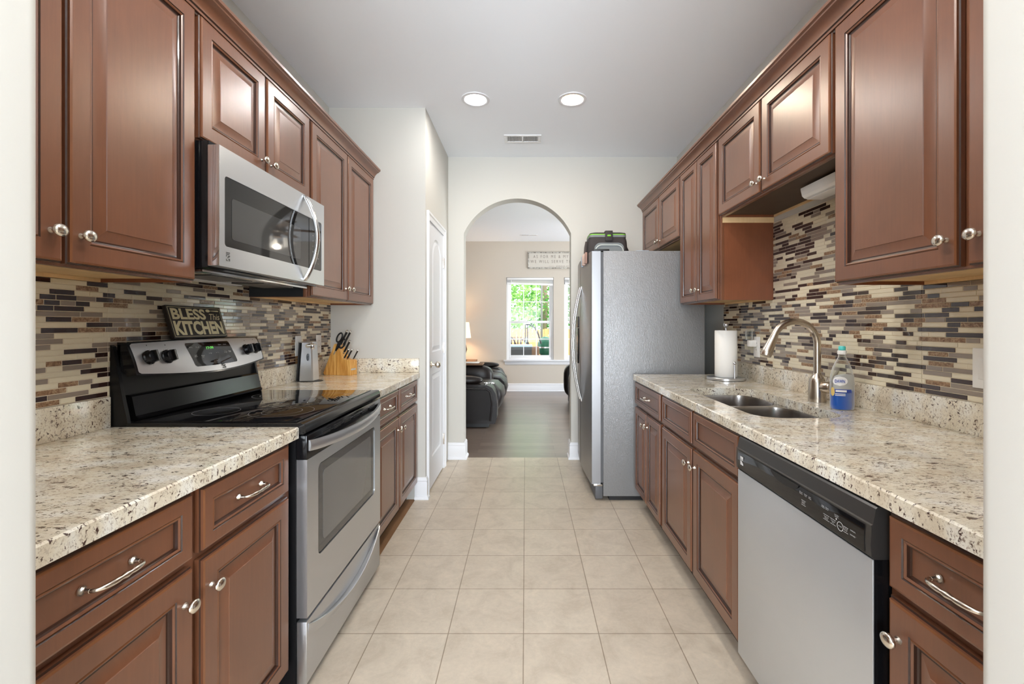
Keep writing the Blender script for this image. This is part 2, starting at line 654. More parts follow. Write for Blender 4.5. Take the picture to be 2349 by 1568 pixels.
def pier(sx, xin):
    r = .018
    pts = [(3.2, .47), (3.2, .60)]
    for k in range(7):
        t = radians(90 + 90 * k / 6)
        pts.append((xin + r + r * cos(t), .60 - r + r * sin(t)))
    for k in range(7):
        t = radians(180 + 90 * k / 6)
        pts.append((xin + r + r * cos(t), .47 + r + r * sin(t)))
    b = MB(side(sx))
    b.prism(pts, XY, 0, CEIL, 'wall_paint')
    return b


struct(pier(-1, .650), 'wall_near_left')
struct(pier(1, .607), 'wall_near_right')

# pantry walls
mb = MB(); mb.box((-LW, PY, -.006), (-.725, PY + .11, CEIL), 'wall_paint'); struct(mb, 'wall_pantry_front')
mb = MB()
mb.box((-.84, PY + .11, -.006), (-.725, 3.325, 2.045), 'wall_paint')
mb.box((-.84, 3.905, -.006), (-.725, BY, 2.045), 'wall_paint')
mb.box((-.84, PY + .11, 2.045), (-.725, BY, CEIL), 'wall_paint')
struct(mb, 'wall_pantry_side')

# arch wall
AX0, AX1 = -.578, .427
zsp, ztop = 2.115, 2.441
hw = (AX1 - AX0) / 2
R = (hw * hw + (ztop - zsp) ** 2) / (2 * (ztop - zsp))
a0 = math.asin(hw / R)
arc = [((AX0 + AX1) / 2 + R * sin(-a0 + 2 * a0 * k / 40), ztop - R + R * cos(-a0 + 2 * a0 * k / 40)) for k in range(41)]
out = [(-LW - .12, -.006), (AX0, -.006)] + arc + [(AX1, -.006), (4.0, -.006), (4.0, CEIL), (-LW - .12, CEIL)]
mb = MB(); mb.prism(out, XZ, BY, BY + .14, 'wall_paint'); struct(mb, 'wall_arch', 30)
mb = MB(); mb.box((-2.7, BY + .01, 0), (-LW - .12, BY + .14, CEIL), 'living_paint'); struct(mb, 'wall_living_near')
mb = MB(); mb.box((-2.8, BY, 0), (-2.7, LY + .15, CEIL), 'living_paint'); struct(mb, 'wall_living_left')
mb = MB(); mb.prism([(BY, 0), (LY + .15, 0), (LY + .15, CEIL), (BY, CEIL)], YZ, 4.0, 4.1, 'living_paint', holes=[[(5.3, .1), (5.3, 2.1), (7.5, 2.1), (7.5, .1)]]); struct(mb, 'wall_living_right')
WINS = [(-.362, .531), (.729, 1.622), (2.45, 3.343)]
WZ0, WZ1 = .593, 2.149
mb = MB()
mb.prism([(-2.7, 0), (4.0, 0), (4.0, CEIL), (-2.7, CEIL)], XZ, LY, LY + .15, 'living_paint',
         holes=[[(a, WZ0), (a, WZ1), (b, WZ1), (b, WZ0)] for a, b in WINS])
struct(mb, 'wall_living_back')


def window(i, a, b):
    f = MB()
    y0, y1 = LY + .035, LY + .11
    t = .045
    for (p, q) in (((a, y0, WZ0), (a + t, y1, WZ1)), ((b - t, y0, WZ0), (b, y1, WZ1)), ((a + t, y0, WZ1 - t), (b - t, y1, WZ1)), ((a + t, y0, WZ0), (b - t, y1, WZ0 + t))):
        f.box(p, q, 'vinyl_white', .004)
    root = f.build('window_%d' % i)
    root['kind'] = 'structure'
    zm = 1.305
    for nm, z0, z1, yo, ins in (('upper_sash', zm - .02, WZ1 - t, .045, .0), ('lower_sash', WZ0 + t, zm + .025, .012, .006)):
        s = MB()
        x0, x1 = a + t, b - t
        w = .038
        yy0, yy1 = y0 + yo - .008, y0 + yo + .02
        s.box((x0, yy0, z0), (x0 + w, yy1, z1), 'vinyl_white', .003)
        s.box((x1 - w, yy0, z0), (x1, yy1, z1), 'vinyl_white', .003)
        s.box((x0 + w, yy0, z0), (x1 - w, yy1, z0 + w), 'vinyl_white', .003)
        s.box((x0 + w, yy0, z1 - w), (x1 - w, yy1, z1), 'vinyl_white', .003)
        for k in (1, 2):
            xm = x0 + w + (x1 - x0 - 2 * w) * k / 3
            s.box((xm - .008, yy0 + .008, z0 + w), (xm + .008, yy1 - .006, z1 - w), 'vinyl_white')
        zc = (z0 + z1) / 2
        s.box((x0 + w, yy0 + .009, zc - .008), (x1 - w, yy1 - .007, zc + .008), 'vinyl_white')
        so = s.build(nm, root)
        g = MB(); g.box((x0 + w - .004, yy0 + .013, z0 + w - .004), (x1 - w + .004, yy0 + .016, z1 - w + .004), 'window_glass'); g.build('pane', so)
    # blind bundled at the head
    return root


for i, (a, b) in enumerate(WINS):
    window(i + 1, a, b)


def blind(a, b, label, tilt):
    t = thing('window_blind', label, 'blind', ((a + b) / 2, LY + .015, WZ1 - .15), 'raised blinds at the heads of the living room windows')
    h = MB(); h.box((a + .01, LY - .01, WZ1 - .045), (b - .01, LY + .032, WZ1 - .005), 'vinyl_white', .003); h.build('head_rail', t)
    s = MB()
    for k in range(9):
        z = WZ1 - .055 - k * .007
        s.box((a + .016, LY - .008, z - .002), (b - .016, LY + .03, z + .001), 'vinyl_white')
    s.build('slats', t)
    s = MB()
    z = WZ1 - .125
    s.rings([[(a + .016, y_, z + zz) for y_, zz in ((LY - .009, 0), (LY + .03, 0), (LY + .03, .03), (LY - .009, .03))],
             [(b - .016, y_, z - tilt + zz) for y_, zz in ((LY - .009, 0), (LY + .03, 0), (LY + .03, .035), (LY - .009, .035))]], 'vinyl_white')
    s.build('bottom_rail', t)
    w = MB(); w.tube([(a + .09, LY - .012, WZ1 - .05), (a + .09, LY - .012, 1.33)], .004, 'vinyl_white', 8); w.build('wand', t)


blind(*WINS[0], 'white blind raised unevenly on the window left of the two seen through the arch', .03)
blind(*WINS[1], 'white blind raised on the window right beside the arch edge', .0)

mb = MB()
mb.box((WINS[0][0] - .05, LY - .045, WZ0 - .028), (WINS[1][1] + .05, LY + .04, WZ0 + .002), 'trim_white', .004)
mb.box((WINS[0][0] - .03, LY - .016, WZ0 - .09), (WINS[1][1] + .03, LY, WZ0 - .028), 'trim_white', .004)
struct(mb, 'trim_1')
mb = MB()
mb.box((WINS[2][0] - .05, LY - .045, WZ0 - .028), (WINS[2][1] + .05, LY + .04, WZ0 + .002), 'trim_white', .004)
struct(mb, 'trim_2')


def base_profile(L0, L1, fn, h=.155):
    """fn(out, along, z)"""
    prof = [(0, 0), (.028, 0), (.028, .008), (.024, .016), (.015, .022), (.015, h - .035), (.012, h - .028), (.015, h - .022), (.011, h - .008), (.006, h), (0, h)]
    return [[fn(o, L0, z) for o, z in prof], [fn(o, L1, z) for o, z in prof]]


def baseboard(name, paths, h=.155):
    """paths: list of polylines (x,y) with the room on the left hand"""
    b = MB()
    prof = [(0, 0), (.028, 0), (.028, .008), (.024, .016), (.015, .022), (.015, h - .035), (.012, h - .028), (.015, h - .022), (.011, h - .008), (.006, h), (0, h)]
    for pl in paths:
        rs = []
        P = [Vector((p[0], p[1])) for p in pl]
        for i, p in enumerate(P):
            d0 = (P[i] - P[i - 1]).normalized() if i > 0 else None
            d1 = (P[i + 1] - P[i]).normalized() if i < len(P) - 1 else None
            n0 = Vector((-d0.y, d0.x)) if d0 else None
            n1 = Vector((-d1.y, d1.x)) if d1 else None
            if n0 and n1:
                nn = (n0 + n1)
                nn = nn / nn.length
                nn = nn / max(.3, nn.dot(n0))
            else:
                nn = n0 or n1
            rs.append([(p.x + nn.x * o, p.y + nn.y * o, z) for o, z in prof])
        b.rings(rs, 'trim_white')
    return struct(b, name, 25)


baseboard('baseboard_pantry', [[(-.725, 3.25), (-.725, PY), (-.80, PY)]])
baseboard('baseboard_arch_left', [[(AX0, BY + .14), (AX0, BY), (-.725, BY)][::1]])
baseboard('baseboard_arch_right', [[(.60, BY), (AX1, BY), (AX1, BY + .14)]])
baseboard('baseboard_living', [[(4.0, LY), (-2.7, LY)], [(-2.7, LY), (-2.7, BY + .14)]], .15)

# ------------------------------------------------------------------ pantry door
cas = MB()
xo = -.725
cprof = [(0, -.004), (0, .009), (.006, .011), (.036, .013), (.042, .018), (.056, .019), (.060, .016), (.060, -.004)]
cas.rings([[(xo + o, ya_ + sg_ * d, z_ if q_ else z_ + d) for d, o in cprof] for ya_, sg_, z_, q_ in ((3.322, -1, 0.0, 1), (3.322, -1, 2.04, 0), (3.908, 1, 2.04, 0), (3.908, 1, 0.0, 1))], 'trim_white')
struct(cas, 'trim_3')

DY0, DY1, DZ0, DZ1 = 3.328, 3.90, .012, 2.038


def arch_outline(y0, y1, z0, z1, i, rise):
    """closed outline, arched top"""
    a, b, c = y0 + i, y1 - i, z0 + i
    pts = [(a, c), (b, c)]
    N_ = 14
    ym, hw_ = (a + b) / 2, (b - a) / 2
    if rise > 0:
        sp = z1 - rise - i
        for k in range(N_ + 1):
            t = k / N_
            y = b + (a - b) * t
            u = abs((y - ym) / hw_)
            pts.append((y, sp + rise * (1 - u ** 2.2) if u < 1 else sp))
    else:
        for k in range(N_ + 1):
            t = k / N_
            pts.append((b + (a - b) * t, z1 - i))
    return pts


dm = MB()
X0 = -.723
pan = [(DY0 + .115, DY1 - .105, 1.045, 1.945, .10), (DY0 + .115, DY1 - .105, .235, .875, 0)]
holes = [arch_outline(*p[:4], 0, p[4]) for p in pan]
outl = [(DY0, DZ0), (DY1, DZ0), (DY1, DZ1), (DY0, DZ1)]
tr_ = tessellate_polygon([[Vector((a, b, 0)) for a, b in l] for l in [outl] + holes])
flat = [p for l in [outl] + holes for p in l]
dm.add([(X0, a, b) for a, b in flat], [list(t) for t in tr_], 'door_white')
for p in pan:
    rs = []
    for ins, dp in ((0, 0), (.010, -.007), (.020, -.007), (.045, -.001)):
        rs.append([(X0 + dp, a, b) for a, b in arch_outline(p[0], p[1], p[2], p[3], ins, p[4])])
    dm.rings(rs, 'door_white', cap0=False)
dm.add([(X0, DY0, DZ0), (X0, DY1, DZ0), (X0, DY1, DZ1), (X0, DY0, DZ1), (X0 - .035, DY0, DZ0), (X0 - .035, DY1, DZ0), (X0 - .035, DY1, DZ1), (X0 - .035, DY0, DZ1)],
       [(0, 1, 5, 4), (1, 2, 6, 5), (2, 3, 7, 6), (3, 0, 4, 7), (4, 5, 6, 7)], 'door_white')
door = dm.build('door_1', None, 0, loc=(X0, DY0, 0))
door['kind'] = 'structure'
kb = MB()
kb.lathe([(0, 0), (.027, 0), (.027, .005), (.014, .009), (.010, .018), (.010, .034), (.020, .040), (.0265, .052), (.025, .064), (.014, .073), (0, .075)],
         'nickel', frame((X0, 3.392, .955), (1, 0, 0)))
kb.build('door_knob', door)
for z in (.26, 1.06, 1.80):
    h = MB()
    h.box((X0 - .001, DY1 - .004, z - .045), (X0 + .004, DY1 + .006, z + .045), 'nickel', .001)
    h.lathe([(0, -.047), (.006, -.047), (.006, .047), (0, .047)], 'nickel', Matrix.Translation((X0 + .006, DY1 + .003, z)), 12)
    h.build('hinge', door)

# ------------------------------------------------------------------ cabinets


def panel_front(s, y0, y1, z0, z1, xf, raised, stile, parent, name):
    """framed front; xf distance of the face from the aisle axis"""
    t = .02
    prof = [(0, -t), (0, -.009), (.0035, -.007), (.0045, -.002), (.009, 0), (stile, 0), (stile + .0020, -.0028), (stile + .0050, -.0008),
            (stile + .009, -.0035), (stile + .0105, -.0085), (stile + .014, -.0105)]
    mts = ['cherry', 'glaze', 'cherry', 'bevel_edge', 'cherry', 'glaze', 'bevel_edge', 'cherry', 'glaze', 'glaze']
    if raised:
        prof += [(stile + .018, -.0105), (stile + .046, -.0025), (stile + .0475, -.001)]
        mts += ['glaze', 'cherry', 'cherry']
    else:
        prof += [(stile + .017, -.0105)]
        mts += ['cherry']
    b = MB(side(s))
    rs = [[(xf - o, y0 + d, z0 + d), (xf - o, y1 - d, z0 + d), (xf - o, y1 - d, z1 - d), (xf - o, y0 + d, z1 - d)] for d, o in prof]
    # keep sharp corner ring lofts per edge
    b.rings(rs, 'cherry', mts=mts)
    return b.build(name, parent, 20)


def knob(s, y, z, xf, parent):
    b = MB(side(s))
    b.lathe([(0, 0), (.0085, 0), (.0085, .002), (.0055, .005), (.0048, .013), (.007, .016), (.0150, .0185), (.0172, .0225), (.0155, .0265), (.009, .0295), (0, .0305)],
            'nickel', frame((xf, y, z), (-1, 0, 0)), 28, sx=1.0, sy=.88)
    return b.build('knob', parent, 50)


def pull(s, y, z, xf, parent, L=.102):
    b = MB(side(s))
    for q in (-1, 1):
        b.lathe([(0, 0), (.0085, 0), (.0085, .003), (.006, .005), (.0045, .010), (.0040, .016)], 'nickel', frame((xf, y + q * L / 2, z), (-1, 0, 0)), 16)
    pts, rr = [], []
    K = 44
    for k in range(K + 1):
        a = pi * k / K
        yy = -cos(a)
        yy = math.copysign(abs(yy) ** .62, yy)
        pts.append((xf - .010 - .024 * sin(a) ** .55, y + yy * L / 2 * 1.0, z))
        au = abs(yy)
        r = .0036 + .0016 * sin(pi * min(1, au * 1.1))
        if au < .07:
            r = .0062
        elif au < .12:
            r = .0042
        elif au < .17:
            r = .0056
        elif au < .21:
            r = .0040
        rr.append(r)
    b.tube(pts, rr, 'nickel', 12)
    return b.build('pull', parent, 60)


BZ0, BZ1, WZt = .125, .695, .876


def base_cabinet(s, y0, y1, cols, label, wall=None, toe=True, xface=None):
    """cols: list of dicts y0,y1, drawer:'pull'|'plain', knob: 'lo'|'hi'"""
    xd = {-1: .775, 1: .757}[s]
    wall = {-1: LW, 1: RW}[s]
    t = thing('base_cabinet', label, 'cabinet', (s * (xd + .3), (y0 + y1) / 2, 0))
    b = MB(side(s))
    xq = xd + .0215
    b.box((xq, y0, .105), (xq + .019, y1, WZt - .002), 'cherry', .0008)
    b.box((xq + .019, y0, .105), (wall - .006, y0 + .016, WZt - .002), 'cherry_side')
    b.box((xq + .019, y1 - .016, .105), (wall - .006, y1, WZt - .002), 'cherry_side')
    b.box((xq + .019, y0 + .016, .105), (wall - .006, y1 - .016, .121), 'birch')
    b.box((wall - .018, y0 + .016, .121), (wall - .006, y1 - .016, WZt - .002), 'birch')
    b.build('body', t)
    k = MB(side(s)); k.box((xd + .085, y0, .001), (xd + .10, y1, .105), 'toe_dark'); k.build('toe_kick', t)
    for c in cols:
        d = panel_front(s, c['y0'], c['y1'], .712, .866, xd, False, .030 if not c.get('wide') else .036, t, 'drawer_front')
        if c.get('drawer') == 'pull':
            pull(s, (c['y0'] + c['y1']) / 2, .79, xd + .009, d)
        ds = c.get('doors') or [(c['y0'], c['y1'], c['knob'])]
        for (a, e, kn) in ds:
            do = panel_front(s, a, e, BZ0, BZ1, xd, True, .052 if e - a > .3 else .040, t, 'door')
            ky = a + .030 if kn == 'lo' else e - .030
            knob(s, ky, .620, xd, do)
    return t


def wall_cabinet(s, y0, y1, z0, z1, doors, label, under='birch', left_side=True):
    xd = {-1: 1.095, 1: 1.09}[s]
    wall = {-1: LW, 1: RW}[s] - .004
    t = thing('wall_cabinet', label, 'cabinet', (s * (xd + .16), (y0 + y1) / 2, z0))
    b = MB(side(s))
    xf = xd + .0215
    b.box((xf, y0, z0), (xf + .019, y1, z1), 'cherry', .0008)           # face frame
    b.box((xf + .019, y0, z0), (wall, y0 + .016, z1), 'cherry_side')
    b.box((xf + .019, y1 - .016, z0), (wall, y1, z1), 'cherry_side')
    b.box((xf + .019, y0 + .016, z1 - .016), (wall, y1 - .016, z1), 'cherry_side')
    b.build('body', t)
    u = MB(side(s))
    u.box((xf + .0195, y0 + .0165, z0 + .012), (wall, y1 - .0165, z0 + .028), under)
    u.box((wall - .014, y0 + .0165, z0 + .0), (wall, y1 - .0165, z0 + .0115), 'birch')
    u.build('bottom_panel', t)
    for (a, e, kn) in doors:
        do = panel_front(s, a, e, z0 + .006, z1 - .008, xd, True, .052 if e - a > .3 else .042, t, 'door')
        if kn:
            ky = a + .030 if kn == 'lo' else e - .030
            knob(s, ky, z0 + (.078 if z1 - z0 > .6 else .058), xd, do)
    return t


# left run
base_cabinet(-1, .605, 1.495, [dict(y0=.63, y1=1.041, drawer='pull', knob='hi', wide=1), dict(y0=1.067, y1=1.462, drawer='pull', knob='lo', wide=1)],
             'brown raised-panel base cabinet under the near left granite counter, before the stove')
base_cabinet(-1, 2.285, PY - .004, [dict(y0=2.30, y1=2.728, drawer='pull', knob='hi'), dict(y0=2.746, y1=3.19, drawer='pull', knob='lo')],
             'brown base cabinet between the stove and the white baseboard, below the knife block')
wall_cabinet(-1, .605, 1.487, 1.40, 2.315, [(.625, 1.056, 'hi'), (1.066, 1.479, 'lo')],
             'large near left wall cabinet with two raised-panel doors, beside the microwave')
wall_cabinet(-1, 1.489, 2.268, 1.885, 2.315, [(1.500, 1.876, 'hi'), (1.884, 2.260, 'lo')],
             'short brown wall cabinet directly above the microwave')
wall_cabinet(-1, 2.270, PY - .003, 1.40, 2.315, [(2.280, 2.738, 'hi'), (2.748, 3.205, 'lo')],
             'tall brown wall cabinet right of the microwave, above the knife block')
eb = MB(side(-1)); eb.box((1.135, 2.2650, 1.402), (1.408, 2.2695, 1.451), 'black_matte')  # thin black sheet laid over the wall cabinet's lower near side
tag(eb.build('black_side_panel', None, loc=(-1.27, 2.267, 1.42)), 'thin black panel over the cabinet side below the right end of the microwave', 'board')
# right run
base_cabinet(1, 2.493, 3.090, [dict(y0=2.512, y1=3.082, drawer='pull', knob='lo', doors=[(2.512, 2.792, 'hi'), (2.802, 3.082, 'lo')])],
             'narrow brown base cabinet next to the refrigerator with one drawer')
base_cabinet(1, 1.560, 2.491, [dict(y0=1.580, y1=2.018, knob='hi'), dict(y0=2.034, y1=2.472, knob='lo')],
             'brown sink base cabinet with two false drawer fronts, left of the dishwasher')
base_cabinet(1, .605, .945, [dict(y0=.612, y1=.932, drawer='pull', knob='hi', wide=1)],
             'brown base cabinet at the lower right corner, on the near side of the dishwasher')
wall_cabinet(1, 3.150, BY - .004, 1.880, 2.315, [(3.166, 3.634, 'hi'), (3.644, 4.145, 'lo')],
             'short brown wall cabinet over the refrigerator')
wall_cabinet(1, 2.530, 3.148, 1.40, 2.315, [(2.545, 2.833, 'hi'), (2.841, 3.140, 'lo')],
             'tall narrow brown wall cabinet with plain side panel, next to the refrigerator')
wall_cabinet(1, 1.582, 2.528, 1.868, 2.315, [(1.592, 2.060, 'hi'), (2.070, 2.518, 'lo')],
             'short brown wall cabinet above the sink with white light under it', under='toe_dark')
wall_cabinet(1, .605, 1.580, 1.40, 2.315, [(.625, 1.100, 'hi'), (1.122, 1.572, 'lo')],
             'large near right wall cabinet with two raised-panel doors, above the counter end')
# unfinished strips under the short sink cabinet
mb = MB(side(1))
mb.box((1.12, 2.524, 1.838), (RW - .004, 2.530, 1.868), 'birch')
mb.box((RW - .010, 1.58, 1.838), (RW, 2.523, 1.868), 'wall_paint')
struct(mb, 'trim_4')


def crown(s, y0, y1, label):
    xf = {-1: 1.095, 1: 1.09}[s] + .0215
    prof = [(0, 2.300), (-.010, 2.300), (-.012, 2.306), (-.018, 2.309), (-.018, 2.318), (-.023, 2.322), (-.026, 2.332), (-.034, 2.344), (-.046, 2.354),
            (-.056, 2.359), (-.058, 2.364), (-.066, 2.368), (-.067, 2.379), (-.060, 2.382), (.01, 2.382), (.01, 2.316), (0, 2.316)]
    mts = ['cherry', 'glaze', 'glaze', 'cherry', 'glaze'] + ['cherry'] * 11 + ['cherry']
    b = MB(side(s))
    K = len(prof)
    r0 = [(xf + o, y0, z) for o, z in prof]
    r1 = [(xf + o, y1, z) for o, z in prof]
    o_ = len(b.v)
    b.v += [Vector(p) for p in r0 + r1]
    for j in range(K):
        j2 = (j + 1) % K
        b.f.append([o_ + j, o_ + j2, o_ + K + j2, o_ + K + j]); b.mi.append(b.m(mts[j]))
    b.f.append([o_ + j for j in range(K)]); b.mi.append(b.m('cherry'))
    b.f.append([o_ + K + j for j in range(K)]); b.mi.append(b.m('cherry'))
    tag(b.build('crown_molding', None, 25, loc=(s * xf, (y0 + y1) / 2, 2.31)), label, 'molding')


crown(-1, .605, PY - .002, 'brown crown molding running along the top of the left wall cabinets')
crown(1, .605, BY - .002, 'brown crown molding running along the top of the right wall cabinets')

# ------------------------------------------------------------------ granite


def slab(s, x0, y0, y1, hole=None):
    wall = {-1: LW, 1: RW}[s] - .002
    b = MB(side(s))
    z0, z1 = .876, .914
    e = .004
    o0 = [(x0, y0), (wall, y0), (wall, y1), (x0, y1)]
    oi = [(x0 + e, y0), (wall, y0), (wall, y1), (x0 + e, y1)]
    holes = [hole] if hole else []
    loops = [oi] + holes
    flat = [p for l in loops for p in l]
    tr_ = tessellate_polygon([[Vector((*p, 0)) for p in l] for l in loops])
    b.add([(p[0], p[1], z1) for p in flat], [list(t) for t in tr_], 'granite')
    loops2 = [o0] + holes
    flat2 = [p for l in loops2 for p in l]
    tr2 = tessellate_polygon([[Vector((*p, 0)) for p in l] for l in loops2])
    b.add([(p[0], p[1], z0) for p in flat2], [list(t)[::-1] for t in tr2], 'granite')
    b.rings([[(p[0], p[1], z0) for p in o0], [(p[0], p[1], z1 - e) for p in o0], [(p[0], p[1], z1) for p in oi]], 'granite', cap0=False, cap1=False)
    if hole:
        b.rings([[(p[0], p[1], z1) for p in hole], [(p[0], p[1], z0) for p in hole]], 'granite', cap0=False, cap1=False)
    return b


def splash(s, parent, y0, y1, end=None):
    wall = {-1: LW, 1: RW}[s] - .002
    b = MB(side(s))
    b.box((wall - .021, y0, .914), (wall, y1, 1.016), 'granite', .002)
    b.build('backsplash', parent)
    if end:
        e = MB(side(s))
        e.box((.768, y1 - .021, .9145), (wall - .0215, y1, 1.016), 'granite', .002)
        e.build('side_splash', parent)


def counter(s, x0, y0, y1, label, hole=None, end=False):
    wall = {-1: LW, 1: RW}[s]
    t = thing('granite_countertop', label, 'countertop', (s * (x0 + .3), (y0 + y1) / 2, .876))
    slab(s, x0, y0, y1, hole).build('slab', t, 25)
    splash(s, t, y0, y1, end)


counter(-1, .766, .603, 1.502, 'speckled cream granite countertop in the left foreground, before the stove')
counter(-1, .766, 2.278, PY - .002, 'speckled cream granite countertop beyond the stove, carrying the knife block', end=True)
SH = rrect(.868, 1.215, 1.645, 2.425, .10, 8)
counter(1, .750, .603, 3.094, 'long speckled cream granite countertop along the right wall with the sink cut in', hole=SH)


# ------------------------------------------------------------------ mosaic
def mosaic(s, rects, name, label):
    wall = {-1: LW, 1: RW}[s]
    rnd = random.Random(11 + s)
    b = MB(side(s))
    for (ya, yb, za, zb) in rects:
        b.box((wall - .0107, ya, za), (wall - .001, yb, zb), 'grout')
    ph, g = .01665, .0022
    zbase = 1.0175
    ymin = min(r[0] for r in rects); ymax = max(r[1] for r in rects)
    zmax = max(r[3] for r in rects)
    names = ['tile_cream', 'tile_taupe', 'tile_brown', 'tile_marble']
    z = zbase
    xt, xb = wall - .0120, wall - .0100
    while z < zmax:
        y = ymin - rnd.random() * .1
        last = None
        while y < ymax:
            L = rnd.choice((.046, .046, .062, .075, .092, .108, .125, .15))
            w = [.37, .24, .26, .13]
            if last == 'tile_cream':
                w[0] = .20
            if last and last != 'tile_cream':
                w[names.index(last)] *= .35
            nm = rnd.choices(names, w)[0]
            if nm == 'tile_marble':
                L = min(L, .092)
            last = nm
            a, e = y + g / 2, y + L - g / 2
            y += L
            for (ya, yb, za, zb) in rects:
                ca, ce = max(a, ya + .0005), min(e, yb - .0005)
                cz0, cz1 = max(z + g / 2, za + .0005), min(z + ph - g / 2, zb - .0005)
                if ce - ca < .004 or cz1 - cz0 < .003:
                    continue
                q = .0007
                xi = xt + rnd.uniform(-.0003, .0003)
                tl = rnd.uniform(-.00012, .00012)
                r0 = [(xb, ca, cz0), (xb, ce, cz0), (xb, ce, cz1), (xb, ca, cz1)]
                r1 = [(xi + q, ca, cz0), (xi + q, ce, cz0), (xi + q, ce, cz1), (xi + q, ca, cz1)]
                r2 = [(xi + tl, ca + q, cz0 + q), (xi - tl, ce - q, cz0 + q), (xi - tl, ce - q, cz1 - q), (xi + tl, ca + q, cz1 - q)]
                b.rings([r0, r1, r2], nm, cap0=False)
        z += ph
    return tag(b.build(name, None, 0, loc=(s * wall, (ymin + ymax) / 2, 1.2)), label, 'backsplash')


mosaic(-1, [(.61, 1.5025, 1.0165, 1.399), (1.5025, 2.2775, .93, 1.452), (2.2775, PY - .001, 1.0165, 1.399)],
       'mosaic_tiles', 'brown, taupe and cream glass mosaic on the left wall behind the stove')
mosaic(1, [(.61, 1.58, 1.0165, 1.399), (1.58, 2.528, 1.0165, 1.837), (2.528, 3.16, 1.0165, 1.399)],
       'mosaic_tiles', 'brown, taupe and cream glass mosaic on the right wall behind the sink faucet')


# ------------------------------------------------------------------ outlets
def outlet(s, y, z, label, wall_off=.0128, rocker=False):
    wall = {-1: LW, 1: RW}[s] - wall_off
    b = MB(side(s))
    b.box((wall - .005, y - .036, z - .062), (wall - .0005, y + .036, z + .062), 'white_plastic', .002)
    t = b.build('wall_outlet', None, loc=(s * wall, y, z))
    tag(t, label, 'outlet')
    for dz in ((-.020, .020) if not rocker else (0,)):
        c = MB(side(s))
        if rocker:
            c.box((wall - .008, y - .016, z - .033), (wall - .0048, y + .016, z + .033), 'white_plastic', .001)
            c.build('rocker', t)
            continue
        c.prism(rrect(y - .017, y + .017, z + dz - .014, z + dz + .014, .011, 4), YZ, wall - .0065, wall - .0048, 'white_plastic')
        for yy, hh in ((-.006, .005), (.006, .004)):
            c.box((wall - .0068, y + yy - .001, z + dz - .002 - 0 * hh), (wall - .0064, y + yy + .001, z + dz + .006), 'outlet_hole')
        c.build('socket', t)
    return t


outlet(-1, 2.755, 1.128, 'white wall outlet on the mosaic directly behind the can opener')
outlet(-1, 3.025, 1.128, 'white wall outlet on the mosaic between the can opener and the knife block')
outlet(1, 2.700, 1.125, 'white wall outlet on the mosaic beside the paper towel roll, air freshener plugged in')
outlet(1, 1.360, 1.125, 'white switch plate at the right edge, nearest on the right mosaic wall', rocker=True)

# air freshener plugged in the right outlet
t = thing('air_freshener', 'clear plug-in air freshener with lilac base stuck in the outlet right of the paper towels', 'air freshener', (RW - .05, 2.71, 1.14))
b = MB(side(1)); b.box((RW - .060, 2.69, 1.125), (RW - .0195, 2.735, 1.165), 'white_plastic', .006); b.build('plug_base', t)
b = MB(side(1)); b.lathe([(0, 0), (.019, 0), (.022, .01), (.022, .05), (.017, .06), (0, .061)], 'clear_plastic', Matrix.Translation((RW - .045, 2.735, 1.1655)), 20); b.build('scent_bulb', t)

# ------------------------------------------------------------------ sink and faucet
t = thing('kitchen_sink', 'double stainless undermount sink with rounded bowls in the right granite counter', 'sink', (1.04, 2.03, .70))
yb0, yb1, ym = 1.652, 2.418, 2.085
bowls = [rrect(.880, 1.208, yb0, ym - .014, .085, 8), rrect(.880, 1.208, ym + .014, yb1, .085, 8)]
fl = MB()
outer = rrect(.855, 1.235, 1.630, 2.440, .10, 8)
fl.prism(outer, XY, .8715, .8755, 'steel_sink', holes=bowls)
fl.build('rim', t)
for bo in bowls:
    w = MB()
    cx = sum(p[0] for p in bo) / len(bo); cy = sum(p[1] for p in bo) / len(bo)
    rs = []
    for z, k in ((.8755, 1.0), (.862, .992), (.80, .985), (.73, .975), (.705, .95), (.692, .90), (.687, .80), (.685, .25)):
        rs.append([(cx + (p[0] - cx) * k, cy + (p[1] - cy) * k, z) for p in bo])
    w.rings(rs, 'steel_sink', cap0=False)
    bw = w.build('bowl', t, 45, fixn=True)
    d = MB(); d.lathe([(0, 0), (.05, 0), (.055, .004), (.043, .0045), (.040, -.0), (0, .001)], 'chrome', Matrix.Translation((cx, cy, .6855)), 24); d.build('drain', bw)

t = thing('faucet', 'brushed nickel gooseneck faucet with pull-down spray head behind the sink', 'faucet', (1.312, 2.0, .914))
b = MB()
b.lathe([(0, 0), (.036, 0), (.036, .003), (.0345, .05), (.033, .085), (.030, .102), (.024, .112), (.018, .120), (.0155, .128), (0, .129)], 'nickel_brushed', Matrix.Translation((1.312, 2.0, .9146)), 32)
b.build('base', t, 50)
pts = [(1.312, 2.0, 1.03), (1.312, 2.0, 1.10), (1.312, 2.0, 1.165)]
Ra = .104
for k in range(1, 25):
    a_ = radians(0 + 158 * k / 24)
    pts.append((1.312 - Ra + Ra * cos(a_), 2.0 - .012 * k / 24, 1.170 + Ra * sin(a_)))
b = MB(); b.tube(pts, .0148, 'nickel_brushed', 20); b.build('spout', t, 60)
e = Vector(pts[-1]); d_ = (Vector(pts[-1]) - Vector(pts[-2])).normalized()
b = MB()
b.lathe([(0, -.002), (.0165, -.002), (.0170, .006), (.0168, .008), (.0200, .040), (.0235, .072), (.0240, .076), (.0240, .092), (.022, .098), (0, .099)], 'nickel_brushed', frame(e, d_), 28)
b.build('spray_head', t, 40)
b = MB()
hd = Vector((.25, -.95, .12)).normalized()
